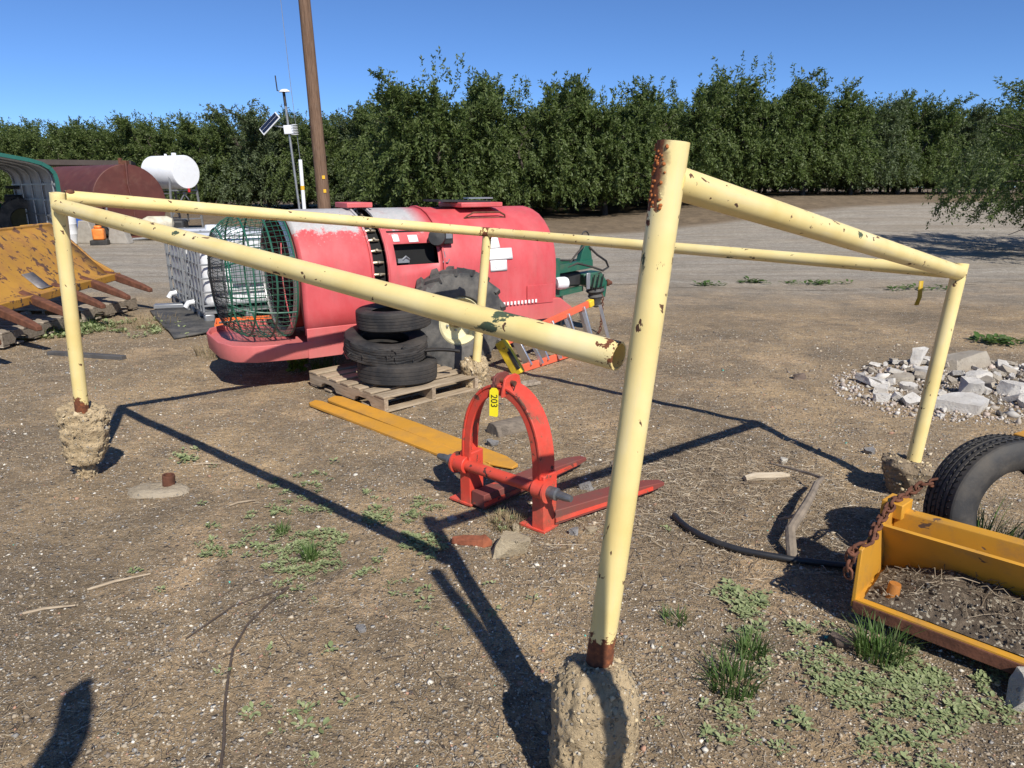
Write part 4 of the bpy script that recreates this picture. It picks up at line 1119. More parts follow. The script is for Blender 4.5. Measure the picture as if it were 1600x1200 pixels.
place(o, Xt @ Matrix.Translation((0, -.002, .012)) @ Matrix.Rotation(PI / 2, 4, 'X') @ Matrix.Rotation(-PI / 2, 4, 'Z'))
MB().tube([(0, 0, .085), (.005, -.002, .11), (.012, .0, .135)], .0015, 4).build('string', M_DARK, tg)

# ============================================================ pallet with three old tyres
M_PAL = wood_mat('pallet_wood', (.34, .26, .175), (.50, .41, .29), (14, 1.3, 14))
M_PALX = wood_mat('pallet_stringer_wood', (.33, .25, .17), (.47, .38, .27), (1.3, 14, 14))
M_PALG = wood_mat('grey_pallet_wood', (.25, .205, .155), (.42, .36, .28), (14, 1.3, 14))
def pallet(loc, rz, L, W, label, mats=(M_PAL, M_PALX), tilt=(0, 0)):
    e = empty('wooden_pallet', loc, rz, label, 'pallet'); e.rotation_euler = (tilt[0], tilt[1], rz)
    # x = stringer direction (length L), y = board direction (width W)
    nb = 7; ps = 0; wds = [.14, .11, .12, .13, .11, .12, .14]; gap = (L - sum(wds)) / (nb - 1); x = -L / 2
    for w in wds:
        m = MB(); m.box((0, 0, 0), (w, W, .017)); o = m.build('deck_board', mats[0], e, bevel=.003)
        o.location = (x + w / 2, random.uniform(-.004, .004), .128 + random.uniform(0, .002)); o.rotation_euler = (0, 0, random.uniform(-.006, .006)); x += w + gap
    for y in (-W / 2 + .02, 0, W / 2 - .02):
        m = MB(); hl = L / 2 - .002
        pf_ = [(-hl, 0), (-hl * .68, 0), (-hl * .64, .035), (-hl * .56, .05), (-hl * .36, .05), (-hl * .28, .035), (-hl * .24, 0), (hl * .24, 0), (hl * .28, .035), (hl * .36, .05), (hl * .56, .05), (hl * .64, .035), (hl * .68, 0), (hl, 0), (hl, .098), (-hl, .098)]
        m.prism(pf_, .038, Matrix.Rotation(PI / 2, 4, 'X')); o = m.build('stringer', mats[1], e, bevel=.002); o.location = (0, y, .0195)
    for x in (-L / 2 + .06, -L / 4, L / 4, L / 2 - .06, 0):
        m = MB(); m.box((0, 0, 0), (.11, W - .01, .016)); o = m.build('bottom_board', mats[0], e, bevel=.003); o.location = (x, 0, .0095)
    return e
PALX = math.atan2(5.42 - 6.28, -1.0 + 1.84)
pc = Vector(((-1.84 - .32 - 1.0 - 1.16) / 4, (6.28 + 6.17 + 5.42 + 7.03) / 4, 0)); pc.z = gz(pc.x, pc.y) + .005
pallet(pc, PALX, 1.2, 1.01, 'weathered wooden pallet carrying three stacked tyres')
def road_tyre(name, r, w, rim, loc, axis_, label, grooves=4, blocks=0, mat=M_RUBBER, seed=0, n=64, gd=.004):
    e = empty(name, loc, 0, label, 'tyre'); M = frame((0, 0, 0), axis_)
    m = MB()
    prof = [(rim, -w * .30), (rim + .012, -w * .40), (rim + (r - rim) * .45, -w * .50), (r * .93, -w * .46), (r * .975, -w * .41)]
    m.lathe(prof, n, M); m.lathe([(a, -b) for a, b in prof], n, M)
    sw = m.build('sidewall', mat, e, angle=50)
    tr_ = [(r * .975, -w * .41), (r * .99, -w * .38)]
    for g in range(grooves + 1):
        z0 = -w * .37 + g * w * .74 / (grooves + 1); z1 = z0 + w * .74 / (grooves + 1) - .010
        tr_ += [(r * (1 - .012 * (abs(z0) / (w * .4)) ** 2), z0), (r * (1 - .012 * (abs(z1) / (w * .4)) ** 2), z1)]
        if g < grooves: tr_ += [(r - gd, z1 + .002), (r - gd, z1 + .008)]
    tr_ += [(r * .99, w * .38), (r * .975, w * .41)]
    m = MB(); m.lathe(tr_, n, M); m.build('tread', mat, e, angle=30)
    m = MB(); m.lathe([(rim, -w * .30), (rim + .03, -w * .32), (r - .03, -w * .36), (r - .022, 0), (r - .03, w * .36), (rim + .03, w * .32), (rim, w * .30)], n, M); m.build('inner_liner', mat, e)
    return e
zb = pc.z + .138
road_tyre('old_tyre', .345, .185, .20, (-1.0, 6.02, zb + .095), (.02, .03, 1), 'worn bald tyre lying flat on the pallet, lowest of the stack', 3)
t2 = road_tyre('old_tyre', .36, .19, .20, (-1.10, 6.06, zb + .305), (.10, -.13, 1), 'shredded tyre lying tilted in the middle of the stack on the pallet', 5)
for o_ in t2.children:
    if o_.name.startswith('tread'):
        for v_ in o_.data.vertices:
            p_ = np.array(v_.co); k_ = float(fbm(p_ * 18, 4)) * .05; v_.co += Vector((p_[0], p_[1], 0)).normalized() * k_; v_.co.z += k_ * .6
# torn rubber flap and frayed cords
m = MB(); rows = []
for k in range(9):
    u = k / 8; p = Vector((.33 + .32 * u, -.06 - .02 * u, -.06 + .05 * u - .05 * u * u)); rows.append([p + Vector((0, -.05 * (1 - .5 * u), .02)), p, p + Vector((0, .05 * (1 - .6 * u), .015))])
m.loft(rows, closed_ring=False, cap=False); m.build('torn_flap', M_RUBBER, t2, solid=.012)
for k in range(26):
    a = random.uniform(-2.4, -.7); p = Vector((math.cos(a) * .36, math.sin(a) * .36, random.uniform(-.10, .06)))
    m = MB(); m.tube([p, p * 1.02 + Vector((random.uniform(-.02, .02), random.uniform(-.02, .0), random.uniform(-.02, .03))), p * 1.04 + Vector((random.uniform(-.05, .05), 0, random.uniform(-.03, .04)))], [.006, .004, .001], 4); 
    if k < 10: m.build('rubber_shred', M_RUBBER, t2)
road_tyre('old_tyre', .325, .18, .19, (-1.03, 6.12, zb + .535), (-.03, -.02, 1), 'worn tyre lying flat as the topmost of the stack on the pallet', 4)

# ============================================================ yellow blades on the ground
M_YEL = worn_paint('ochre_yellow_paint', (.56, .27, .03), (.16, .08, .04), None, amt=.42, scale=10, rough=.6, dirt=(.25, .16, .08), dirt_amt=.5, stretch=(1, 1, 1))
def blade(a, b, w0, w1, label, dz=.006, th=.012):
    a = Vector((*a, 0)); b = Vector((*b, 0)); d = (b - a).normalized(); s = d.cross(Vector((0, 0, 1))).normalized(); L = (b - a).length
    e = empty('yellow_plank', gp(*((a + b) / 2).xy), 0, label, 'plank'); c = e.location
    rings = []
    for u, k in ((0, .55), (.03, 1), (.5, 1), (.93, 1), (1, .35)):
        p = a.lerp(b, u); w = (w0 + (w1 - w0) * u) * k; z = gz(p.x, p.y) + dz
        p = Vector((p.x, p.y, z)) - c
        rings.append([p - s * w / 2, p + s * w / 2, p + s * w / 2 + Vector((0, 0, th)), p - s * w / 2 + Vector((0, 0, th + .012))])
    m = MB(); m.loft(rings); m.build('plate', M_YEL, e, bevel=.003)
    rib = MB(); rib.beam(rings[1][1] + Vector((0, 0, th)), rings[3][1] + Vector((0, 0, th)), .014, .02); rib.build('edge_rib', M_YEL, e, bevel=.003)
blade((-1.70, 5.78), (-.13, 4.28), .115, .12, 'long ochre yellow steel blade lying nearer the camera beside the pallet')
blade((-1.56, 5.88), (.02, 4.32), .135, .16, 'long ochre yellow steel blade lying on the pallet side of its pair', .012)

# ============================================================ orange stepladder on its side
M_LADO = worn_paint('orange_fibreglass', (.72, .13, .06), (.35, .06, .04), amt=.5, rough=.55, dirt=(.3, .14, .1), dirt_amt=.3)
M_LADY = worn_paint('yellow_ladder_plastic', (.75, .52, .03), (.12, .1, .05), amt=.36, scale=6, rough=.5, dirt=(.1, .08, .04), dirt_amt=.6)
LD = empty('stepladder', gp(.45, 7.25), 0, 'orange stepladder with yellow end caps lying on its side before the sprayer', 'ladder'); lo = LD.location
def ll(p): return Vector(p) - lo
la, lb = ll((.08, 6.73, .045)), ll((.98, 7.86, .045)); ua, ub = ll((-.07, 6.80, .30)), ll((.86, 7.90, .50))
ia, ib = ll((.30, 6.70, .05)), ll((1.32, 7.62, .05))
for nm, a, b in (('side_rail', la, lb), ('side_rail', ua, ub)):
    MB().beam(a, b, .03, .075).build(nm, M_LADO, LD, bevel=.004)
for k in range(5):
    u = .10 + k * .2; MB().beam(la.lerp(lb, u), ua.lerp(ub, u), .09 if True else .05, .022, up=(.6, .8, 0)).build('step', M_ALU, LD, bevel=.003)
off = Vector((.17, .02, .0))
for k in range(5):
    u = .14 + k * .2; MB().beam(la.lerp(lb, u) + off * (.5 + u * .6) + Vector((0, .05, 0)), ua.lerp(ub, u) + off * (.5 + u * .6) + Vector((0, .05, 0)), .03, .03).build('rear_rung', M_ALU, LD)
m = MB(); m.beam(la.lerp(ua, -.14) - Vector((.03, .05, 0)), ua.lerp(la, -.08) - Vector((.03, .05, 0)), .12, .07, up=(.6, .8, 0)); m.build('top_cap', M_LADY, LD, bevel=.012)
MB().beam(la.lerp(ua, .1) - Vector((.0, .105, 0)), ua.lerp(la, .25) - Vector((0, .105, 0)), .035, .02, up=(.6, .8, 0)).build('cap_trim', M_DARK, LD)
for p, q in ((ub, ua), (lb, la)):
    t_ = (p - q).normalized(); MB().box(p + t_ * .02, (.09, .07, .08), rot=(0, -.2, .9)).build('foot', M_LADY, LD, bevel=.012)
MB().box(la.lerp(ub, .36) + Vector((.04, 0, .02)), (.055, .004, .09), rot=(0, .3, .3)).build('label_plate', simple('lemon_label', (.85, .8, .03), .5), LD)

# ============================================================ box scraper at the lower right with dirt, chain and loose tyre
M_SCR = worn_paint('scraper_yellow', (.55, .27, .028), (.10, .06, .04), (.22, .12, .06), amt=.30, scale=9, rough=.5, dirt=(.22, .15, .09), dirt_amt=.7)
u_ = Vector((.73, -.683, 0)); w_ = Vector((.683, .73, 0))
SO = Vector((1.41, 2.58, 0)); BS = empty('box_scraper', SO, 0, 'yellow steel box scraper full of dry dirt at the lower right', 'scraper')
def sp(a, b, z): return u_ * a + w_ * b + Vector((0, 0, z))
LB = 1.9
MB().beam(sp(0, .21, .13), sp(LB, .21, .10), .46, .014).build('floor_plate', M_SCR, BS)
m = MB(); X = Matrix((w_, Vector((0, 0, 1)), -u_ * -1)).transposed().to_4x4(); X = Matrix((w_, Vector((0, 0, 1)), w_.cross(Vector((0, 0, 1))))).transposed().to_4x4()
m.prism([(-.02, .10), (.47, .08), (.47, .40), (.40, .435), (.30, .39), (-.02, .36)], .016, X); m.build('end_plate', M_SCR, BS, bevel=.003)
MB().beam(sp(.0, -.012, .105), sp(LB, -.012, .075), .03, .05).build('cutting_edge', M_RUST, BS, bevel=.003)
m = MB(); m.loft([[sp(s, .335, .13), sp(s, .315, .24), sp(s, .21, .385), sp(s, .225, .39), sp(s, .33, .245), sp(s, .35, .13)] for s in (.008, LB)]); m.build('back_plate', M_SCR, BS)
MB().beam(sp(0.008, .415, .33), sp(LB, .47, .32), .06, .13).build('rear_beam', M_SCR, BS, bevel=.006)
MB().beam(sp(.0, .36, .40), sp(.012, .47, .40), .09, .07).build('corner_gusset', M_SCR, BS, bevel=.004)
for s in (.80, 1.5): 
    m = MB(); m.loft([[sp(s + q, .05, .13), sp(s + q, .26, .13), sp(s + q, .27, .27), sp(s + q, .10, .23)] for q in (-.007, .007)]); m.build('rib_plate', M_SCR, BS, bevel=.002)
m = MB(); m.lathe([(.001, .075), (.022, .075), (.024, .065), (.024, 0)], 18, frame(sp(.115, .075, .138), (.1, 0, 1))); m.build('peg', worn_paint('peg_paint', (.42, .16, .03), (.1, .05, .03), amt=.2), BS)
for s in (.10, 1.7): MB().lathe([(.001, -.05), (.055, -.05), (.06, 0), (.055, .05), (.001, .05)], 18, frame(sp(s, .12, .06), (u_.x, u_.y, 0))).build('roller', M_DARK, BS)
# dirt heap in the box
N1, N2 = 110, 30; uu, ww = np.meshgrid(np.linspace(.03, LB - .02, N1), np.linspace(.012, .33, N2))
hump = .012 + .075 * np.clip((ww - .0) / .30, 0, 1) ** .8 * np.clip((uu - .02) / .25, 0, 1) + .05 * fbm(np.stack([uu * 5, ww * 5, uu * 0 + 4], -1), 3) + .035 * fbm(np.stack([uu * 22, ww * 22, uu * 0], -1), 4)
hump *= np.clip((ww - .005) / .05, .1, 1)
Vd = [sp(float(a), float(b), .137 - .018 * float(a) / LB + max(0.0015, float(h))) for a, b, h in zip(uu.ravel(), ww.ravel(), hump.ravel())]
idx = np.arange(N1 * N2).reshape(N2, N1); Fd = np.stack([idx[:-1, :-1], idx[:-1, 1:], idx[1:, 1:], idx[1:, :-1]], -1).reshape(-1, 4).tolist()
def soil_mat(name, a, b):
    t = NT(name); v = t.coord('Object'); n = t.noise(v, 25, 7, .7); col = t.ramp(n, [(.35, a), (.68, b)])
    nd = t.n('ShaderNodeTexVoronoi'); nd.inputs['Scale'].default_value = 110; t.l(v, nd.inputs['Vector']); cs = t.sep(nd.outputs['Color'])
    col = t.mix(t.math('LESS_THAN', cs[0], .12), col, (.42, .37, .28)); t.setc(col).setr(.95).spec(.15); t.bump(t.noise(v, 90, 6, .75), 1.0, .012); return t.m
M_SOIL = soil_mat('dry_soil', (.07, .055, .042), (.20, .155, .11))
m = MB(); m.add(Vd, Fd); o = m.build('dirt_heap', M_SOIL); o.location = SO; tag(o, 'heap of dry dirt and roots lying in the yellow box scraper', 'dirt')
# chain over the scraper corner
CH = empty('rusty_chain', SO + sp(.0, .2, .4), 0, 'rusty chain draped along the end plate of the yellow scraper', 'chain')
cl = CH.location - SO
cpts = [sp(-.025, -.05, .345), sp(-.02, .0, .352), sp(.02, .05, .378), sp(.0, .15, .385), sp(-.005, .26, .40), sp(.005, .38, .445), sp(.02, .50, .43), sp(.05, .60, .46), sp(.12, .64, .48)]
chain_links([p - cl for p in cpts], .052, .0065, 'chain_link', M_RUST, CH)
chain_links([sp(-.028, -.04, .34) - cl, sp(-.032, -.03, .26) - cl, sp(-.03, -.02, .2) - cl], .052, .0065, 'chain_link', M_RUST, CH)
chain_links([sp(.12, .64, .48) - cl, sp(.15, .61, .42) - cl, sp(.17, .62, .44) - cl], .052, .0065, 'chain_link', M_RUST, CH)
# loose tyre standing behind the scraper
ty = road_tyre('trailer_tyre', .345, .22, .205, (2.23, 2.94, .345), (.12, -.97, .16), 'dusty tyre without rim standing behind the yellow scraper', 5, mat=rubber_mat('grey_trailer_rubber', (.035, .034, .033), (.20, .17, .13), .55), n=96, gd=.008)
# tread sipes
Mt = frame((0, 0, 0), (.12, -.97, .16)); m = MB()
for k in range(70):
    for j, zz in enumerate((-.062, -.021, .021, .062)):
        a = 2 * PI * (k + .25 * j) / 70; L_ = Mt @ Matrix.Rotation(a, 4, 'Z') @ Matrix.Translation((.3455, 0, zz)) @ Matrix.Rotation(.6 if j % 2 else -.6, 4, 'X')
        m.box((0, 0, 0), (.004, .005, .02), M=L_)
m.build('tread_sipes', M_BLACK, ty)['kind'] = 'stuff'
MB().box((0, 0, 0), (.9, .16, .05), rot=(0, .0, .5)).build('yellow_board', M_YEL, bevel=.005)
o = bpy.data.objects['yellow_board']; o.location = gp(4.02, 4.95, .04); o.name = 'steel_plate'; tag(o, 'ochre yellow plate lying on the ground behind the dusty tyre at right edge', 'plate')

# ============================================================ concrete rubble at the right
def chunk(name, size, mat, loc, rot, seed, flat=1.0, label=None, cat=None, group=None, cuts=7, parent=None, rough=.10):
    r = random.Random(seed); bm = bmesh.new(); bmesh.ops.create_cube(bm, size=1.0)
    for v in bm.verts: v.co = Vector((v.co.x * size[0] * r.uniform(.75, 1.1), v.co.y * size[1] * r.uniform(.75, 1.1), v.co.z * size[2] * r.uniform(.85, 1.1)))
    for k in range(cuts):
        a = r.uniform(0, 2 * PI); no = Vector((math.cos(a), math.sin(a), r.uniform(-.5, .5) * flat)).normalized()
        ext_ = max(abs(no.x) * size[0], abs(no.y) * size[1], abs(no.z) * size[2]) / 2
        res = bmesh.ops.bisect_plane(bm, geom=bm.verts[:] + bm.edges[:] + bm.faces[:], plane_co=no * ext_ * r.uniform(.68, 1.0), plane_no=no, clear_outer=True)
        ed = [e for e in bm.edges if e.is_boundary]
        if ed: bmesh.ops.edgeloop_fill(bm, edges=ed)
    bmesh.ops.triangulate(bm, faces=bm.faces[:])
    bmesh.ops.subdivide_edges(bm, edges=bm.edges[:], cuts=3 if max(size) > .15 else 1, use_grid_fill=True)
    s = min(size)
    for v in bm.verts:
        p = np.array(v.co); q = p / max(.04, s) * 1.7 + seed
        v.co += Vector((float(fbm(q, 3)), float(fbm(q + 5, 3)), float(fbm(q + 9, 3)))) * s * rough * 2
    me = bpy.data.meshes.new(name); bm.to_mesh(me); bm.free(); me.shade_smooth(); me.set_sharp_from_angle(angle=R(32)); me.materials.append(mat)
    o = bpy.data.objects.new(name, me); COL.objects.link(o); o.location = loc; o.rotation_euler = rot
    if parent: o.parent = parent
    return tag(o, label, cat, group)
M_RUB = concrete_mat('pale_broken_concrete', (.72, .69, .63), (.50, .46, .40), False, 60)
M_RUBD = concrete_mat('tan_broken_concrete', (.46, .41, .33), (.33, .28, .22), False, 60)
big = [((3.72, 5.62), (.62, .40, .10), .2, 'large flat pale slab of broken concrete at the front of the rubble'),
       ((3.17, 5.80), (.17, .11, .08), .5, 'small pale chunk lying apart at the left end of the rubble'),
       ((3.30, 6.08), (.22, .10, .07), .7, 'wedge of pale concrete just behind the leftmost rubble chunk'),
       ((4.05, 6.03), (.22, .13, .16), -.6, 'upright block of broken concrete behind the large flat slab'),
       ((4.42, 5.98), (.34, .17, .14), -.5, 'long angular concrete block right of the upright rubble block'),
       ((4.72, 5.86), (.40, .2, .15), -.6, 'broad concrete block at the right edge of the rubble'),
       ((4.52, 7.0), (.55, .34, .15), .3, 'tilted pinkish slab at the far side of the rubble'),
       ((4.15, 7.08), (.2, .12, .22), .2, 'upright pale shard at the far side of the rubble'),
       ((3.95, 6.55), (.34, .22, .12), .2, 'blocky concrete piece in the middle of the rubble behind the post'),
       ((3.62, 6.42), (.32, .12, .08), .1, 'low tan slab in the middle of the rubble'),
       ((4.45, 5.55), (.2, .13, .09), .9, 'small block right of the large flat slab'),
       ((4.38, 6.45), (.3, .18, .12), -.2, 'pale block in the centre right of the rubble')]
for i, ((x, y), s, rz, lab) in enumerate(big):
    chunk('concrete_chunk', s, M_RUBD if i in (6, 9) else M_RUB, gp(x, y, s[2] * .32), (random.uniform(-.2, .2) * (i > 0), random.uniform(-.2, .2) * (i > 0), rz), 40 + i, label=lab, cat='concrete', group='broken concrete in the rubble pile')
proto = [chunk('concrete_chunk', s, M_RUB if k % 3 else M_RUBD, (0, 0, -5), (0, 0, 0), 90 + k, label='small broken piece of pale concrete in the rubble pile', cat='concrete', group='small broken concrete in the rubble pile', cuts=6) for k, s in enumerate([(.20, .1, .045), (.15, .09, .05), (.26, .14, .05), (.10, .07, .035), (.16, .13, .04)])]
rr = random.Random(3); used = set()
for k in range(115):
    a = rr.uniform(0, 2 * PI); q = math.sqrt(rr.random()); x = 4.25 + 1.05 * q * math.cos(a); y = 6.35 + .95 * q * math.sin(a) + .25 * (x - 4.2)
    if (x - 3.72) ** 2 / .13 + (y - 5.62) ** 2 / .05 < 1: continue
    j = rr.randrange(5); o = proto[j] if j not in used else proto[j].copy()
    if j in used: COL.objects.link(o)
    used.add(j); s = rr.uniform(.5, 1.15); o.scale = (s, s, s); o.location = gp(x, y, .025 * s + rr.uniform(0, .05) * (1 - q)); o.rotation_euler = (rr.uniform(-.5, .5), rr.uniform(-.5, .5), rr.uniform(0, 6))

# ============================================================ yellow loader bucket on a grey pallet at the left
M_BKT = worn_paint('bucket_yellow', (.43, .22, .032), (.07, .04, .03), (.13, .06, .035), amt=.15, scale=9, rough=.65, dirt=(.24, .11, .05), dirt_amt=.75, fade=(.34, .12, .06), fade_amt=.35)
BK = empty('loader_bucket', gp(-6.4, 9.3), 0, 'big yellow loader bucket with long rusty teeth resting on a grey pallet', 'bucket')
bo = BK.location
def bk(p): return Vector(p) - bo
L0 = Vector((-5.75, 6.6, .47)); L1 = Vector((-6.0, 10.72, .50)); ld = (L1 - L0).normalized(); inw = Vector((-1, -.06, 0)).normalized()
rows = []
for k in range(13):
    c = L0.lerp(L1, k / 12); ring = []
    for a_, z_ in ((0, 0), (.08, .02), (.25, .19), (.42, .37), (.60, .55), (.76, .70)):
        ring.append(bk(c + inw * a_ * (1 - .0 * k) + Vector((0, 0, z_))))
    rows.append(ring)
m = MB(); m.loft(rows, closed_ring=False, cap=False); m.build('floor_sheet', M_BKT, BK, solid=.03)
m = MB(); X = Matrix((inw, Vector((0, 0, 1)), inw.cross(Vector((0, 0, 1))))).transposed().to_4x4(); X.translation = bk(L1)
m.prism([(-.05, -.08), (.1, -.08), (.8, .0), (1.25, .25), (1.20, .72), (.80, .755), (.60, .59), (.25, .22), (-.02, .05)], .05, X); m.build('side_plate', M_BKT, BK, bevel=.006)
MB().beam(bk(L0 + Vector((.03, 0, -.03))), bk(L1 + Vector((.03, .03, -.03))), .16, .10).build('lip', M_BKT, BK, bevel=.01)
MB().beam(bk(L0 + inw * .79 + Vector((0, 0, .71))), bk(L1 + inw * .79 + Vector((0, 0, .71))), .08, .07).build('top_edge', M_BKT, BK, bevel=.01)
for k in range(6):
    c = L1.lerp(L0, .012 + k * .17); b = bk(c + Vector((0, 0, -.01)))
    tip = b + Vector((.74, -.34, -.15))
    d_ = (tip - b); sd = d_.normalized().cross(Vector((0, 0, 1))).normalized(); rings = []
    for u, w, h in ((-.22, .10, .10), (.3, .105, .105), (.8, .085, .08), (1, .07, .055)):
        p = b + d_ * u - Vector((0, 0, .03 * u * u)); rings.append([p - sd * w / 2 - Vector((0, 0, h / 2)), p + sd * w / 2 - Vector((0, 0, h / 2)), p + sd * w / 2 + Vector((0, 0, h / 2)), p - sd * w / 2 + Vector((0, 0, h / 2))])
    m = MB(); m.loft(rings); tt = m.build('tooth', M_RUST, BK, bevel=.012)
for k in (.40, .75):
    c = L1.lerp(L0, k); m = MB(); m.loft([[bk(c + ld * q + inw * a_ + Vector((0, 0, z_ + .026))) for a_, z_ in ((.03, .012), (.08, .022), (.25, .19))] for q in (-.12, .12)], closed_ring=False, cap=False); m.build('wear_plate', simple('bare_grey_steel', (.22, .20, .19), .55, .4, .4, 9), BK, solid=.01)
for i, (x, y, lab) in enumerate([(-6.15, 9.9, 'broken grey pallet under the far end of the yellow bucket'), (-6.2, 8.3, 'broken grey pallet under the near end of the yellow bucket')]):
    pe = pallet(gp(x, y, .03), 1.52 + i * .08, 1.25, 1.1, lab, (M_PALG, M_PALG), (.03 if i else 0, .02))
    pe.scale = (1, 1, 1.25)

# ============================================================ IBC tanks behind the cage
M_CAGEG = simple('dull_cage_steel', (.20, .21, .22), .5, .2, .15, 8)
def ibc(loc, rz, label):
    e = empty('ibc_tank', loc, rz, label, 'ibc tank')
    # x along 1.2, y along 1.0
    lx, ly, z0, z1 = 1.2, 1.0, .17, 1.16
    m = MB(); m.box((0, 0, (z0 + z1) / 2 + .01), (lx - .10, ly - .10, z1 - z0 - .06)); m.build('bottle', M_WHITE, e, bevel=.07)
    MB().lathe([(.001, .07), (.11, .07), (.115, .05), (.115, 0)], 20, Matrix.Translation((0, 0, z1 - .02))).build('lid', M_WHITE, e)
    for z in (.24, .42, .60, .78, .97, 1.14):
        pts = [(-lx / 2, -ly / 2), (lx / 2, -ly / 2), (lx / 2, ly / 2), (-lx / 2, ly / 2)]
        m = MB()
        for k in range(4): a, b = pts[k], pts[(k + 1) % 4]; m.beam((*a, z), (*b, z), .018, .024)
        m.build('cage_bar', M_CAGEG, e, bevel=.004)
    for k in range(5):
        for s in (-1, 1):
            x = -lx / 2 + lx * k / 4; MB().beam((x, s * (ly / 2 + .006), .16), (x, s * (ly / 2 + .006), z1), .024, .018).build('cage_upright', M_CAGEG, e)
            if k < 4: y = -ly / 2 + ly * (k + .5) / 4; MB().beam((s * (lx / 2 + .006), y, .16), (s * (lx / 2 + .006), y, z1), .024, .018).build('cage_upright', M_CAGEG, e)
    MB().box((.05, -ly / 2 - .018, .72), (.5, .008, .42)).build('sign_plate', simple('grey_plate', (.25, .26, .28), .5, .2, .1), e)
    MB().box((0, 0, .145), (lx, ly, .03)).build('pallet_deck', M_GREY, e)
    for sx in (-1, 0, 1):
        for sy in (-1, 0, 1): MB().box((sx * (lx / 2 - .07), sy * (ly / 2 - .07), .075), (.13, .13, .11)).build('pallet_foot', M_GREY, e, bevel=.02)
    for sy in (-1, 0, 1): MB().box((0, sy * (ly / 2 - .07), .012), (lx, .12, .02)).build('pallet_runner', M_GREY, e)
    MB().tube([(-lx / 2 - .02, 0, .24), (-lx / 2 - .10, 0, .23), (-lx / 2 - .14, 0, .17)], .035, 10).build('valve', M_WHITE, e)
    return e
ir = math.atan2(.55, .83)
c0 = Vector((-4.08, 9.32, 0)); dx = Vector((math.cos(ir), math.sin(ir), 0)); dy = Vector((-math.sin(ir), math.cos(ir), 0))
q = c0 + dx * .6 + dy * .5; ibc(gp(q.x, q.y), ir, 'caged white liquid tote seen behind the sprayer cage, nearer of two')
q = c0 + dx * .6 + dy * 1.62 - dx * .05; ibc(gp(q.x, q.y), ir + .04, 'caged white liquid tote standing just behind the nearer tote')

# ============================================================ small things on the ground
M_MAT = rubber_mat('rubber_mat', (.05, .05, .05), (.22, .2, .17), .6)
m = MB(); nn_ = 10; rows = []
for i in range(nn_ + 1):
    u = i / nn_; a = Vector((-5.25, 10.2, 0)).lerp(Vector((-4.05, 8.35, 0)), u); b = Vector((-4.75, 10.55, 0)).lerp(Vector((-3.55, 8.85, 0)), u)
    rows.append([Vector((p.x, p.y, gz(p.x, p.y) + .03 + .012 * math.sin(u * 17 + k))) for k, p in enumerate([a.lerp(b, j / 5) for j in range(6)])])
m.loft(rows, closed_ring=False, cap=False); tag(m.build('rubber_mat', M_MAT, solid=.025), 'dark grey rubber mat lying on the ground left of the sprayer', 'mat')
tag(MB().box(tuple(gp(-5.05, 10.5, .06)), (.5, .16, .06), rot=(0, 0, .3)).build('metal_strip', M_GREY, bevel=.008), 'short bare metal strip lying at the far end of the rubber mat', 'metal')
M_ORN = simple('orange_plastic', (.82, .16, .03), .5, 0, .1, 6)
bn = empty('orange_crate', gp(-3.22, 8.5), .35, 'bright orange plastic crate on the ground behind the sprayer tray', 'crate')
MB().box((0, 0, .012), (.7, .45, .02)).build('base', M_ORN, bn)
for s in (-1, 1):
    for z in (.05, .12, .19): MB().box((0, s * .22, z), (.7, .012, .04)).build('side_slat', M_ORN, bn); MB().box((s * .344, 0, z), (.012, .43, .04)).build('side_slat', M_ORN, bn)
    for t_ in (-1, 1): MB().box((s * .335, t_ * .212, .11), (.03, .03, .2)).build('corner', M_ORN, bn)
a, b = gp(-5.02, 7.52, .02), gp(-4.08, 7.27, .02)
tag(MB().beam(a, b, .07, .045).build('flat_bar', simple('grey_bar', (.10, .095, .09), .7, .2, .3, 8), bevel=.004), 'straight dark grey bar lying flat behind the left post', 'bar')
# concrete disc with rusty pipe stub
cd = empty('buried_footing', gp(-2.12, 3.93), 0, 'half buried pale concrete lump with a rusty pipe stub right of left footing', 'concrete')
rough_solid('concrete_lump', [(.001, -.06), (.17, -.05), (.175, -.01), (.15, .025), (.09, .035), (.001, .03)], concrete_mat('pale_lump', (.45, .38, .28), (.33, .27, .19), False), cd, gp(-2.12, 3.93), None, .010, seed=8, squash=(1.12, .62))
m = MB(); m.lathe([(.028, .0), (.028, .07), (.036, .07), (.036, -.02)], 20, frame((.045, .045, .02), (.1, 0, 1))); m.build('pipe_stub', M_RUST, cd)
ROCKT = concrete_mat('tan_stone', (.50, .42, .29), (.38, .30, .19), False, 50)
ROCKG = concrete_mat('grey_stone', (.30, .29, .28), (.2, .19, .18), False, 50)
ROCKB = concrete_mat('brown_stone', (.20, .15, .12), (.13, .10, .08), False, 50)
ROCKW = concrete_mat('whitish_stone', (.58, .55, .48), (.42, .39, .33), False, 50)
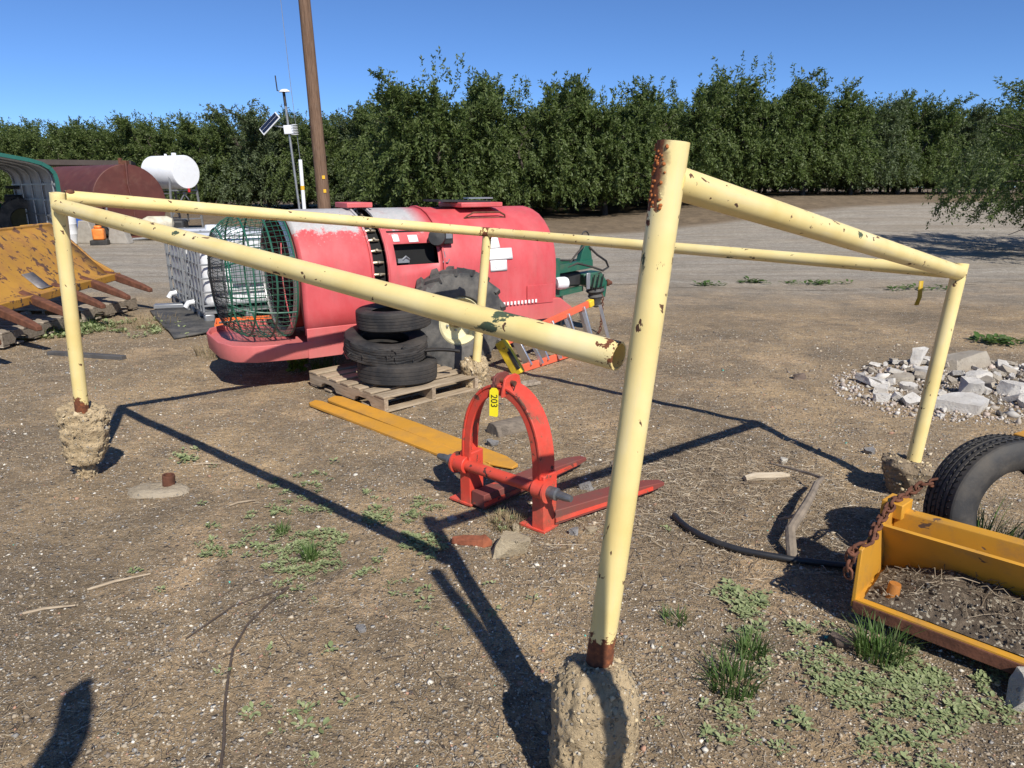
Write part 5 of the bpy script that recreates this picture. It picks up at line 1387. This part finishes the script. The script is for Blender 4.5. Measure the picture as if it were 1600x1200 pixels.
rocks = [((-.02, 3.21), (.20, .14, .12), .2, ROCKT, 'blocky tan stone in front of the red fork attachment'),
         ((1.80, 2.10), (.16, .14, .13), .4, ROCKW, 'rough whitish stone below the scraper edge at lower right'),
         ((1.29, 2.43), (.11, .07, .06), -.5, ROCKB, 'brown rounded stone before the left end of the scraper'),
         ((.02, 3.43), (.055, .045, .045), .3, ROCKT, 'small pale stone at the foot of the red fork leg'),
         ((.42, 3.42), (.08, .045, .03), .2, ROCKT, 'flat tan pebble right of the red fork leg'),
         ((.33, 3.40), (.06, .05, .04), .9, ROCKG, 'grey pebble beside the flat tan pebble at the fork'),
         ((-.33, 3.58), (.07, .04, .02), .1, ROCKW, 'flat white stone left of the red fork foot'),
         ((1.80, 4.42), (.06, .06, .04), .4, ROCKW, 'small white square stone by the bar shadow at right'),
         ((.46, 4.0), (.09, .06, .05), .4, ROCKG, 'grey stone lying between the red fork tines'),
         ((-.14, 4.75), (.09, .07, .06), .4, ROCKG, 'grey stone lying behind the red arch'),
         ((2.45, 4.55), (.08, .06, .05), .1, ROCKG, 'grey stone right of the right post'),
         ((.42, 2.25), (.05, .03, .02), .1, ROCKT, 'flat pale pebble right of the near footing'),
         ((-.62, 2.55), (.05, .04, .02), .1, ROCKG, 'smooth grey pebble left of the pipe shadow'),
         ((2.7, 6.5), (.14, .09, .06), .5, ROCKB, 'clod of brown earth left of the concrete rubble')]
for i, ((x, y), s, rz, mt, lab) in enumerate(rocks):
    chunk('stone', s, mt, gp(x, y, s[2] * .30), (random.uniform(-.15, .15), random.uniform(-.15, .15), rz), 200 + i, label=lab, cat='stone', rough=.14)
# rusty clod/metal piece by the tan rock
m = MB(); m.loft([[Vector((x, -.03 * k, 0)), Vector((x, .03 * k, 0)), Vector((x, .02 * k, .035 * k)), Vector((x, -.02 * k, .03 * k))] for x, k in ((-.11, .7), (-.05, 1.0), (.04, 1.1), (.06, 1.3), (.10, .5))])
o = m.build('rusty_scrap', simple('red_rust', (.24, .075, .035), .9, 0, .4, 20, .5), bevel=.004); o.location = gp(-.20, 3.29, .0); o.rotation_euler = (.1, 0, -.15); tag(o, 'reddish rusty scrap piece left of the tan stone', 'scrap')
# half round log block behind the arch, board, light log
m = MB(); M_LOG = wood_mat('grey_log', (.17, .14, .11), (.27, .22, .17))
lg = empty('split_log', gp(0, 5.08), 0, 'half round grey split log lying behind the red arch', 'log')
m.prism([(-.085, 0), (.085, 0), (.08, .04), (.05, .085), (0, .10), (-.05, .085), (-.08, .04)], .36, frame((0, 0, -.005), Vector((.80, .58, 0)), (-.58, .80, 0)) @ Matrix.Identity(4)); 
lg0 = m.build('wood', M_LOG, lg, bevel=.008)
tag(MB().box(tuple(gp(.10, 6.24, .02)), (.32, .10, .03), rot=(0, 0, .5)).build('board', M_PALG, bevel=.004), 'short grey board lying beside the back footing', 'board')
m = MB(); m.tube([(-.15, 0, .02), (-.08, .005, .03), (.0, -.005, .03), (.09, .0, .028), (.15, .01, .02)], [.022, .028, .026, .024, .012], 8); o = m.build('wood_piece', wood_mat('pale_drift_wood', (.36, .30, .22), (.5, .43, .33), (2, 14, 14))); o.location = gp(1.60, 4.13); o.rotation_euler = (0, 0, .15); tag(o, 'pale weathered chunk of wood right of the fork tines', 'wood')
# forked branch
M_BR = simple('grey_branch_bark', (.21, .17, .13), .9, 0, .3, 14, .6, 50)
br = empty('dead_branch', gp(1.38, 3.14), 0, 'crooked grey dead branch standing before the right footing', 'branch'); b0 = br.location
def bl(x, y, z): return gp(x, y, z) - b0
MB().tube([bl(1.37, 3.12, .015), bl(1.375, 3.16, .06), bl(1.40, 3.25, .10), bl(1.50, 3.38, .12), bl(1.56, 3.46, .13), bl(1.66, 3.62, .13), bl(1.75, 3.78, .12), bl(1.84, 3.9, .11)], [.026, .026, .025, .025, .023, .020, .017, .010], 9).build('limb', M_BR, br)
MB().tube([bl(1.83, 3.89, .11), bl(1.82, 4.02, .08), bl(1.76, 4.2, .05), bl(1.68, 4.36, .03)], [.010, .009, .008, .005], 6).build('twig', M_BR, br)
MB().tube([bl(1.50, 3.38, .12), bl(1.46, 3.44, .07), bl(1.44, 3.5, .03)], [.012, .009, .005], 6).build('twig', M_BR, br)
# black hose
pts = [(.90, 3.60), (.91, 3.53), (.94, 3.44), (.99, 3.33), (1.05, 3.26), (1.13, 3.19), (1.23, 3.14), (1.36, 3.09), (1.5, 3.05), (1.66, 3.0), (1.9, 2.95)]
tag(MB().tube([gp(x, y, .022) for x, y in pts], .0165, 12).build('black_hose', simple('black_poly_pipe', (.02, .021, .024), .4, 0, .3, 6, dirt=(.15, .13, .1), dirt_amt=.35)), 'black plastic irrigation hose curving on the ground to the scraper', 'hose')
# vine-like stem running towards the camera at lower left
pts = [(-1.02, 2.88), (-1.06, 2.74), (-1.1, 2.58), (-1.1, 2.42), (-1.05, 2.24), (-1.0, 2.08), (-.94, 1.92), (-.90, 1.78), (-.86, 1.55)]
tag(MB().tube([gp(x, y, .006) for x, y in pts], .0055, 6).tube([gp(-1.02, 2.88, .008), gp(-1.22, 2.72, .006), gp(-1.32, 2.5, .005)], .004, 5).build('dry_stem', simple('dark_stem', (.075, .055, .042), .9, 0, .3, 30)), 'long thin dark stem running along the ground at lower left', 'stem')
for i, (x, y, rz, L, lab) in enumerate([(-1.82, 2.93, .55, .26, 'thin dry stick lying on the ground at left'), (-2.0, 2.7, .3, .2, 'short pale stick at the left edge'), (-2.0, 4.35, .1, .18, 'pale straw bit right of the left footing'), (-1.55, 3.75, .5, .14, 'short white stick beside the long bar shadow')]):
    m = MB(); m.tube([(-L / 2, 0, 0), (-.02, .008, .004), (L / 2, 0, .002)], [.006, .007, .004], 6); o = m.build('stick', wood_mat('stick%d' % i, (.33, .26, .18), (.5, .42, .3), (3, 20, 20))); o.location = gp(x, y, .008); o.rotation_euler = (0, 0, rz); tag(o, lab, 'stick')

# ============================================================ loose stones, straw, weeds
def hfull(x, y):
    x = np.asarray(x, float); y = np.asarray(y, float)
    f = sstep((11 - np.hypot(x * .9, y)) / 4)
    return terrain(x, y) + f * (.016 * fbm(np.stack([x * 9, y * 9, x * 0 + 1.7], -1), 3))
def raw_mesh(name, V, F, mat, cols=None, smooth=True):
    """V (n,3), F (m,k) constant k; cols per vertex"""
    k = F.shape[1]; me = bpy.data.meshes.new(name)
    me.vertices.add(len(V)); me.vertices.foreach_set('co', np.ascontiguousarray(V, dtype=np.float32).ravel())
    me.loops.add(F.size); me.loops.foreach_set('vertex_index', F.ravel().astype(np.int32))
    me.polygons.add(len(F)); me.polygons.foreach_set('loop_start', (np.arange(len(F)) * k).astype(np.int32)); me.polygons.foreach_set('loop_total', np.full(len(F), k, np.int32))
    me.update()
    if cols is not None:
        a = me.color_attributes.new('col', 'FLOAT_COLOR', 'POINT')
        c4 = np.ones((len(V), 4), np.float32); c4[:, :3] = cols; a.data.foreach_set('color', c4.ravel())
    me.validate()
    if smooth: me.shade_smooth()
    me.materials.append(mat)
    o = bpy.data.objects.new(name, me); COL.objects.link(o); return o
def rand_rot(n, r):
    q = r.normal(size=(n, 4)); q /= np.linalg.norm(q, axis=1, keepdims=True); w, x, y, z = q.T
    return np.stack([np.stack([1 - 2 * (y * y + z * z), 2 * (x * y - z * w), 2 * (x * z + y * w)], -1), np.stack([2 * (x * y + z * w), 1 - 2 * (x * x + z * z), 2 * (y * z - x * w)], -1), np.stack([2 * (x * z - y * w), 2 * (y * z + x * w), 1 - 2 * (x * x + y * y)], -1)], 1)
rs = np.random.default_rng(21)
# 1 pebbles
N = 125000
Y = 1.25 * np.exp(rs.random(N) * math.log(9.0 / 1.25)); X = (rs.random(N) * 2 - 1) * (.78 * Y + .35)
patchy = fbm(np.stack([X * 1.6, Y * 1.6, X * 0 + 5], -1), 4)
keep = rs.random(N) < np.clip(.55 + 2.2 * patchy, .12, 1); X, Y = X[keep], Y[keep]; N = len(X)
size = np.clip(np.exp(rs.normal(math.log(.0033), .48, N)), .0016, .014) * (1 + .07 * Y)
big = rs.random(N) < .008; size[big] *= 2.0
OCT = np.array([(1, 0, 0), (-1, 0, 0), (0, 1, 0), (0, -1, 0), (0, 0, 1), (0, 0, -1)], float)
OF = np.array([(0, 2, 4), (2, 1, 4), (1, 3, 4), (3, 0, 4), (2, 0, 5), (1, 2, 5), (3, 1, 5), (0, 3, 5)])
sc = np.stack([rs.uniform(.7, 1.4, N), rs.uniform(.7, 1.2, N), rs.uniform(.45, .9, N)], -1) * size[:, None]
jit = 1 + rs.normal(size=(N, 6, 1)) * .18
V = OCT[None] * jit * sc[:, None]
V = np.einsum('nij,nkj->nki', rand_rot(N, rs), V); V[..., 2] *= .75
V[..., 0] += X[:, None]; V[..., 1] += Y[:, None]; V[..., 2] += (hfull(X, Y) + size * .18)[:, None]
pal = np.array([(.26, .21, .15), (.36, .295, .21), (.45, .38, .28), (.19, .16, .13), (.30, .285, .26), (.68, .63, .53), (.38, .22, .15), (.13, .115, .10), (.10, .40, .33)])
ci = rs.choice(9, N, p=[.25, .235, .14, .14, .105, .055, .03, .043, .002]); C = pal[ci] * rs.uniform(.8, 1.2, (N, 1))
M_PEB = attr_mat('loose_pebbles')
tag(raw_mesh('loose_gravel', V.reshape(-1, 3), (OF[None] + (np.arange(N) * 6)[:, None, None]).reshape(-1, 3), M_PEB, np.repeat(C, 6, 0), False), 'loose pebbles and gravel strewn over the dirt yard', 'gravel', kind='stuff')
# 2 rubble grit
N = 3600; a = rs.random(N) * 2 * PI; q = np.sqrt(rs.random(N)); X = 4.1 + 1.25 * q * np.cos(a); Y = 6.25 + 1.0 * q * np.sin(a) + .25 * (X - 4.2)
size = np.exp(rs.normal(math.log(.0085), .6, N)); sc = np.stack([rs.uniform(.7, 1.4, N), rs.uniform(.7, 1.2, N), rs.uniform(.4, .9, N)], -1) * size[:, None]
V = OCT[None] * (1 + rs.normal(size=(N, 6, 1)) * .2) * sc[:, None]; V = np.einsum('nij,nkj->nki', rand_rot(N, rs), V)
V[..., 0] += X[:, None]; V[..., 1] += Y[:, None]; V[..., 2] += (hfull(X, Y) + size * .3)[:, None]
C = np.array([(.55, .52, .47), (.42, .37, .31), (.46, .38, .32)])[rs.integers(0, 3, N)] * rs.uniform(.75, 1.15, (N, 1))
tag(raw_mesh('rubble_grit', V.reshape(-1, 3), (OF[None] + (np.arange(N) * 6)[:, None, None]).reshape(-1, 3), M_PEB, np.repeat(C, 6, 0), False), 'fine pale grit and crumbs scattered through the concrete rubble', 'grit', kind='stuff')
# 3 straw and twigs
def straws(name, X, Y, Lm, wd, pal, r, lift=.012, label='', cat='straw', zoff=None):
    n = len(X); L = Lm * np.exp(r.normal(0, .45, n)); a = r.random(n) * 2 * PI; w = wd * r.uniform(.6, 1.5, n)
    d = np.stack([np.cos(a), np.sin(a)], -1); s = np.stack([-d[:, 1], d[:, 0]], -1); bend = r.normal(0, .14, n)
    P = []
    for t in (-.5, 0, .5):
        cx = X + d[:, 0] * L * t + s[:, 0] * L * bend * (t * t * 4 - .5) * .5; cy = Y + d[:, 1] * L * t + s[:, 1] * L * bend * (t * t * 4 - .5) * .5
        z = (hfull(cx, cy) if zoff is None else zoff(cx, cy)) + .003 + lift * r.random(n) * (1 if t == 0 else .8)
        ww = w * (1 if t == 0 else .6)
        P.append(np.stack([cx - s[:, 0] * ww / 2, cy - s[:, 1] * ww / 2, z], -1)); P.append(np.stack([cx + s[:, 0] * ww / 2, cy + s[:, 1] * ww / 2, z], -1)); P.append(np.stack([cx, cy, z + ww * .7], -1))
    V = np.stack(P, 1).reshape(-1, 3); o = (np.arange(n) * 9)[:, None, None]
    F = np.array([(0, 2, 5, 3), (2, 1, 4, 5), (3, 5, 8, 6), (5, 4, 7, 8)])[None] + o
    C = np.array(pal)[r.integers(0, len(pal), n)] * r.uniform(.7, 1.25, (n, 1))
    return tag(raw_mesh(name, V, F.reshape(-1, 4), attr_mat(name), np.repeat(C, 9, 0), False), label, cat, kind='stuff')
n = 9500; X = rs.normal(1.35, .62, n); Y = rs.normal(4.0, .62, n); k = (rs.random(n) < np.clip(.5 + 3 * fbm(np.stack([X * 2.3, Y * 2.3, X * 0], -1), 3), .1, 1)); X, Y = X[k], Y[k]
straws('dry_straw', X, Y, .055, .0026, [(.26, .2, .135), (.36, .29, .2), (.17, .125, .085), (.13, .1, .075), (.46, .39, .29)], rs, .02, 'dry straw and twigs matted on the ground around the fork tines and right post')
n = 20000; Y = 1.3 * np.exp(rs.random(n) * math.log(8.5 / 1.3)); X = (rs.random(n) * 2 - 1) * (.76 * Y + .3)
k = rs.random(n) < np.clip(.35 + 2.6 * fbm(np.stack([X * 1.1, Y * 1.1, X * 0 + 8], -1), 3), .04, 1); X, Y = X[k], Y[k]
straws('dry_litter', X, Y, .036, .0019, [(.10, .08, .06), (.07, .055, .045), (.12, .09, .07), (.3, .24, .16), (.42, .35, .25)], rs, .008, 'fine dry stems and grass litter scattered across the yard')
n = 260; cu = rs.uniform(.06, 1.8, n); cw = rs.uniform(.05, .30, n); X = SO.x + u_.x * cu + w_.x * cw; Y = SO.y + u_.y * cu + w_.y * cw
def dirt_z(x, y):
    a = (x - SO.x) * u_.x + (y - SO.y) * u_.y; b = (x - SO.x) * w_.x + (y - SO.y) * w_.y; return .155 + .06 * np.clip(b / .30, 0, 1) * np.clip(a / .25, 0, 1)
straws('dirt_roots', X, Y, .06, .003, [(.12, .09, .06), (.25, .2, .14), (.08, .06, .045)], rs, .05, 'dry roots and twigs sticking out of the dirt in the scraper', 'roots', dirt_z)
N = 1100; cu = rs.uniform(.05, 1.85, N); cw = rs.uniform(.015, .30, N); X = SO.x + u_.x * cu + w_.x * cw; Y = SO.y + u_.y * cu + w_.y * cw
size = np.minimum(np.exp(rs.normal(math.log(.005), .5, N)), .011); sc = np.stack([rs.uniform(.7, 1.4, N), rs.uniform(.7, 1.2, N), rs.uniform(.5, .9, N)], -1) * size[:, None]
V = OCT[None] * (1 + rs.normal(size=(N, 6, 1)) * .2) * sc[:, None]; V = np.einsum('nij,nkj->nki', rand_rot(N, rs), V)
V[..., 0] += X[:, None]; V[..., 1] += Y[:, None]; V[..., 2] += (dirt_z(X, Y) + .012)[:, None]
C = pal[rs.choice(8, N, p=[.3, .2, .1, .2, .05, .05, .02, .08])] * rs.uniform(.4, .8, (N, 1))
tag(raw_mesh('dirt_clods', V.reshape(-1, 3), (OF[None] + (np.arange(N) * 6)[:, None, None]).reshape(-1, 3), M_PEB, np.repeat(C, 6, 0), False), 'small clods and pebbles lying on the dirt in the scraper', 'clods', kind='stuff')

# 4 leafy ground cover
M_WEED = leaf_mat('pale_weed_leaves', [(.20, .25, .105), (.28, .33, .15), (.38, .41, .21), (.24, .29, .13)], .25, .7)
M_GRASS = leaf_mat('green_grass', [(.05, .10, .022), (.075, .14, .03), (.11, .18, .05), (.15, .19, .07)], .3, .6)
M_VINE = leaf_mat('yellow_green_leaves', [(.12, .18, .02), (.2, .26, .03), (.08, .13, .02)], .35, .5)
def rosettes(name, X, Y, leaf, nl, r, mat, label, cat='weeds', up=.35, kind='stuff'):
    n = len(X); nl_ = nl; az = (r.random((n, nl_)) * 2 * PI); el = r.uniform(.0, up, (n, nl_)) * 1.6; L = leaf * r.uniform(.55, 1.25, (n, nl_)) * r.uniform(.6, 1.3, (n, 1))
    base = np.stack([X, Y, hfull(X, Y)], -1)[:, None] + np.stack([np.cos(az), np.sin(az), az * 0], -1) * (r.random((n, nl_, 1)) * leaf * 1.1) + np.array([0, 0, .004]) + np.stack([az * 0, az * 0, r.random((n, nl_)) * leaf * .55], -1)
    az2 = az + r.normal(0, .6, az.shape); d = np.stack([np.cos(az2) * np.cos(el), np.sin(az2) * np.cos(el), np.sin(el)], -1); s = np.stack([-np.sin(az2), np.cos(az2), az2 * 0], -1); nn = np.cross(d, s) * -1
    W = L * r.uniform(.42, .62, L.shape)
    def P(t, w, z): return base + d * (L * t)[..., None] + s * (W * w)[..., None] + np.array([0, 0, 1]) * (L * z)[..., None]
    V = np.stack([P(0, 0, 0), P(.35, .5, .06), P(.75, .38, .02), P(1, 0, -.08), P(.75, -.38, .02), P(.35, -.5, .06), P(.55, 0, -.02)], 2).reshape(-1, 3)
    m_ = n * nl_; o = (np.arange(m_) * 7)[:, None, None]
    F = (np.array([(0, 1, 2, 6), (6, 2, 3, 3), (0, 6, 4, 5), (6, 3, 4, 4)])[None] + o).reshape(-1, 4)
    tri = np.concatenate([F[:, [0, 1, 2]], F[:, [0, 2, 3]]]); tri = tri[(tri[:, 1] != tri[:, 2]) & (tri[:, 0] != tri[:, 2])]
    return tag(raw_mesh(name, V, tri, mat, None, True), label, cat, kind=kind)
def spots(n, cx, cy, sx, sy, r, cl=2.5, thr=.0):
    x = r.normal(cx, sx, n); y = r.normal(cy, sy, n); k = fbm(np.stack([x * cl, y * cl, x * 0 + 2], -1), 3) > thr; return x[k], y[k]
def cat2(*a): return np.concatenate([p[0] for p in a]), np.concatenate([p[1] for p in a])
X, Y = cat2(spots(520, -.75, 3.42, .42, .22, rs, 4, .02), spots(60, -.35, 3.55, .2, .12, rs, 4, 0), spots(40, -1.05, 3.05, .15, .15, rs, 4, 0), spots(35, -1.45, 4.05, .25, .15, rs, 4, 0))
rosettes('leafy_weeds', X, Y, .019, 16, rs, M_WEED, 'thin pale green weeds spread on the gravel in the middle foreground')
X, Y = cat2(spots(60, -1.95, 4.5, .16, .06, rs, 4, -.05), spots(40, -1.55, 4.35, .3, .05, rs, 4, 0))
rosettes('leafy_weeds', X, Y, .03, 9, rs, M_WEED, 'low strip of green weeds between the left footing and the bar shadow')
X, Y = cat2(spots(52, 1.0, 2.74, .075, .12, rs, 5, -.04), spots(26, 1.1, 2.55, .07, .05, rs, 5, -.05))
rosettes('leafy_weeds', X, Y, .024, 16, rs, M_WEED, 'pale green mat of weeds right of the near post')
X, Y = cat2(spots(260, 1.38, 2.10, .28, .15, rs, 6, .02), spots(150, 1.55, 2.30, .2, .09, rs, 6, .02), spots(110, 1.05, 1.98, .2, .12, rs, 6, .03), spots(30, .72, 2.1, .15, .12, rs, 4, 0.02))
rosettes('leafy_weeds', X, Y, .019, 13, rs, M_WEED, 'broad patch of pale green weeds in the lower right corner')
X, Y = cat2(spots(30, -.85, 2.25, .12, .1, rs, 4, 0), spots(22, -.75, 2.0, .12, .1, rs, 4, 0), spots(20, -.15, 2.75, .3, .25, rs, 4, 0.02))
rosettes('leafy_weeds', X, Y, .024, 8, rs, M_WEED, 'sparse tiny weeds on the gravel in the near foreground')
X, Y = cat2(spots(420, -5.6, 9.0, .7, .30, rs, 2, -.04), spots(160, -6.6, 8.4, .5, .25, rs, 2, -.02))
rosettes('leafy_weeds', X, Y, .05, 9, rs, M_WEED, 'green weeds growing in front of the yellow bucket', up=.6)
X, Y = cat2(spots(16, 5.7, 13.4, .35, .1, rs, 1, -1), spots(12, 7.2, 12.6, .3, .1, rs, 1, -1), spots(8, 3.6, 13.2, .2, .06, rs, 1, -1), spots(10, 4.6, 13.6, .2, .06, rs, 1, -1), spots(16, 5.7, 8.2, .12, .1, rs, 1, -1))
rosettes('leafy_weeds', X, Y, .09, 9, rs, M_GRASS, 'scattered low green weeds along the edge of the gravel road')

def tuft(name, x, y, nb, h, spread, mat, label, cat='grass', dry=.0, seed=1):
    r = np.random.default_rng(seed); n = nb; a = r.random(n) * 2 * PI; rho = np.sqrt(r.random(n)) * spread
    bx = x + rho * np.cos(a); by = y + rho * np.sin(a); bz = hfull(bx, by) - .004
    az = a + r.normal(0, .7, n); lean = r.uniform(.1, 1.0, n); H = h * r.uniform(.45, 1.15, n); w = .0028 * (1 + h * 3) * r.uniform(.7, 1.3, n)
    s = np.stack([-np.sin(az), np.cos(az), az * 0], -1); d = np.stack([np.cos(az), np.sin(az), az * 0], -1)
    P = []
    for t in (0, .4, .75, 1):
        c = np.stack([bx, by, bz], -1) + d * (lean * H * t * t * .9)[:, None] + np.array([0, 0, 1]) * (H * (t - .32 * lean * t * t))[:, None]
        ww = (w * (1 - t * .9))[:, None]; P += [c - s * ww, c + s * ww]
    V = np.stack(P, 1).reshape(-1, 3); F = (np.array([(0, 1, 3, 2), (2, 3, 5, 4), (4, 5, 7, 6)])[None] + (np.arange(n) * 8)[:, None, None]).reshape(-1, 4)
    o = np.array([x, y, float(hfull(np.array([x]), np.array([y]))[0])]); ob = raw_mesh(name, V - o, F, mat, None, True); ob.location = o; return tag(ob, label, cat)
M_DRYG = leaf_mat('dry_grass', [(.30, .23, .13), (.38, .30, .18), (.24, .17, .09)], .3, .8)
tuft('grass_tuft', -.99, 3.13, 90, .10, .04, M_GRASS, 'bright green grass tuft among the weeds left of the bar shadow', seed=1)
tuft('grass_tuft', -1.21, 3.40, 60, .08, .03, M_GRASS, 'small green grass tuft at the left end of the weed patch', seed=2)
tuft('grass_tuft', .80, 2.19, 150, .13, .09, M_GRASS, 'spiky green grass tuft right of the near footing', seed=3)
tuft('grass_tuft', .93, 2.38, 110, .10, .05, M_GRASS, 'dense green grass tuft just above the spiky one near the footing', seed=4)
tuft('grass_tuft', 1.42, 2.36, 170, .15, .09, M_GRASS, 'grass tuft growing before the scraper cutting edge', seed=5)
tuft('grass_tuft', .68, 2.60, 50, .07, .05, M_GRASS, 'thin grass tuft between the near post and the weed mat', seed=6)
tuft('grass_tuft', 2.28, 3.12, 260, .26, .16, M_GRASS, 'tall green grass seen through the opening of the dusty tyre', seed=7)
tuft('grass_tuft', -1.85, 6.78, 130, .26, .12, M_GRASS, 'dark green grass in the shade under the red sprayer', seed=8)
tuft('grass_tuft', -3.2, 7.6, 150, .2, .25, M_DRYG, 'dry brown grass at the corner of the sprayer shadow', seed=9)
tuft('grass_tuft', -4.9, 9.3, 260, .14, .45, M_DRYG, 'dry brown grass beside the rubber mat', seed=10)
tuft('grass_tuft', -.02, 3.52, 220, .07, .12, M_DRYG, 'dry grey grass clump between the red fork legs', seed=11)
tuft('grass_tuft', -5.75, 8.95, 500, .16, .5, M_GRASS, 'bright green grass patch in front of the bucket teeth', seed=12)
# leafy shoot by the sprayer tray
vn = empty('leafy_shoot', gp(-2.12, 6.85), 0, 'yellow green leafy shoot growing beside the sprayer tray', 'plant')
m = MB(); LP = []; LDs = []; rv_ = random.Random(4)
for k in range(9):
    p = Vector((rv_.uniform(-.08, .08), rv_.uniform(-.05, .05), 0)); q = [p]
    for j in range(5): q.append(q[-1] + Vector((rv_.uniform(-.045, .045), rv_.uniform(-.04, .04), rv_.uniform(.03, .09))))
    m.tube(q, [.004, .004, .003, .003, .002, .001], 4)
    for t_ in q[1:]:
        for _ in range(5): LP.append(t_ + Vector((rv_.uniform(-.01, .01),) * 3)); LDs.append((rv_.uniform(-1, 1), rv_.uniform(-1, .6), rv_.uniform(-.3, .7)))
m.build('stem', simple('green_stem', (.08, .10, .03), .7), vn)
lm = bpy.data.objects.new('leaves', leaf_mesh('leaves', np.array([tuple(p) for p in LP]), np.array(LDs), .055, .045, M_VINE, rs)); COL.objects.link(lm); lm.parent = vn

# ============================================================ the photographer, standing behind the camera; only the raised arm's shadow reaches the picture
PH = empty('person', gp(-.42, -.42), 0, 'person behind the camera with left arm raised, seen only as a shadow', 'person')
def skin(name, joints, edges, mat, root=0, sub=2, parent=None):
    me = bpy.data.meshes.new(name); me.from_pydata([j[0] for j in joints], edges, []); o = bpy.data.objects.new(name, me); COL.objects.link(o)
    o.modifiers.new('skin', 'SKIN'); s = o.modifiers.new('sub', 'SUBSURF'); s.levels = sub; s.render_levels = sub
    for i, j in enumerate(joints):
        r_ = j[1]; me.skin_vertices[0].data[i].radius = r_ if isinstance(r_, tuple) else (r_, r_); me.skin_vertices[0].data[i].use_root = (i == root)
    me.materials.append(mat)
    if parent: o.parent = parent
    return o
M_CLOTH = simple('dark_clothes', (.03, .035, .05), .9, 0, .2, 20); M_SKIN = simple('skin', (.45, .26, .18), .55, 0, .1, 20); M_HAIR = simple('dark_hair', (.03, .02, .015), .7, 0, .3, 40)
J = [((0, 0, .98), (.16, .12)), ((0, 0, 1.2), (.15, .11)), ((0, .01, 1.42), (.17, .12)), ((0, .02, 1.54), .06), ((0, .03, 1.62), .06), ((0, .045, 1.70), (.085, .10)), ((0, .04, 1.79), (.075, .09)),
     ((-.10, 0, .92), .10), ((-.12, .02, .5), .07), ((-.13, -.02, .10), .05), ((-.13, .06, .04), .045), ((-.14, .17, .035), .035),
     ((.10, 0, .92), .10), ((.12, .02, .5), .07), ((.13, -.02, .10), .05), ((.13, .06, .04), .045), ((.14, .17, .035), .035),
     ((.19, .0, 1.45), .07), ((.30, .06, 1.22), .05), ((.36, .22, 1.42), .04), ((.40, .29, 1.58), .032),
     ((-.19, .0, 1.46), .07), ((-.25, .16, 1.68), .085), ((-.17, .34, 1.90), .075), ((-.13, .43, 2.08), .066), ((-.145, .44, 2.20), .062), ((-.15, .44, 2.30), .055)]
Ed = [(0, 1), (1, 2), (2, 3), (3, 4), (4, 5), (5, 6), (0, 7), (7, 8), (8, 9), (9, 10), (10, 11), (0, 12), (12, 13), (13, 14), (14, 15), (15, 16), (2, 17), (17, 18), (18, 19), (19, 20), (2, 21), (21, 22), (22, 23), (23, 24), (24, 25), (25, 26)]
skin('body', J, Ed, M_CLOTH, 0, 2, PH)
def hand(base, d, n_, sgn, nm):
    d = Vector(d).normalized(); n_ = Vector(n_).normalized(); s = d.cross(n_).normalized() * sgn; b = Vector(base)
    jj = [(b, .030), (b + d * .05, (.042, .022)), (b + d * .085, (.042, .02))]; ee = [(0, 1), (1, 2)]
    for k, (off_, ln) in enumerate(((-.032, .062), (-.011, .075), (.011, .07), (.031, .055))):
        i0 = len(jj); p = b + d * .088 + s * off_; jj += [(p, .011), (p + d * ln * .30 + n_ * .022, .010), (p + d * ln * .15 + n_ * .045, .009)]; ee += [(2, i0), (i0, i0 + 1), (i0 + 1, i0 + 2)]
    i0 = len(jj); jj += [(b + d * .03 - s * .045, .012), (b + d * .065 - s * .06 + n_ * .015, .010)]; ee += [(1, i0), (i0, i0 + 1)]
    skin(nm, jj, ee, M_SKIN, 0, 1, PH)
hand((-.145, .44, 2.20), (0, .05, 1), (1, .2, -.2), 1, 'hand'); hand((.40, .30, 1.60), (-.1, .3, 1), (.3, -1, 0), -1, 'hand')
m = MB(); m.lathe([(.001, .135), (.05, .125), (.09, .08), (.10, .0), (.09, -.06)], 20, Matrix.Translation((0, .03, 1.77))); m.build('hair', M_HAIR, PH)
ph = MB(); ph.box((0, 0, 0), (.16, .008, .075)); o = ph.build('phone', M_DARK, bevel=.004); o.location = (0, -.03, 1.75); o.rotation_euler = (R(-15.5), 0, 0); tag(o, 'dark phone held up behind the camera', 'phone')
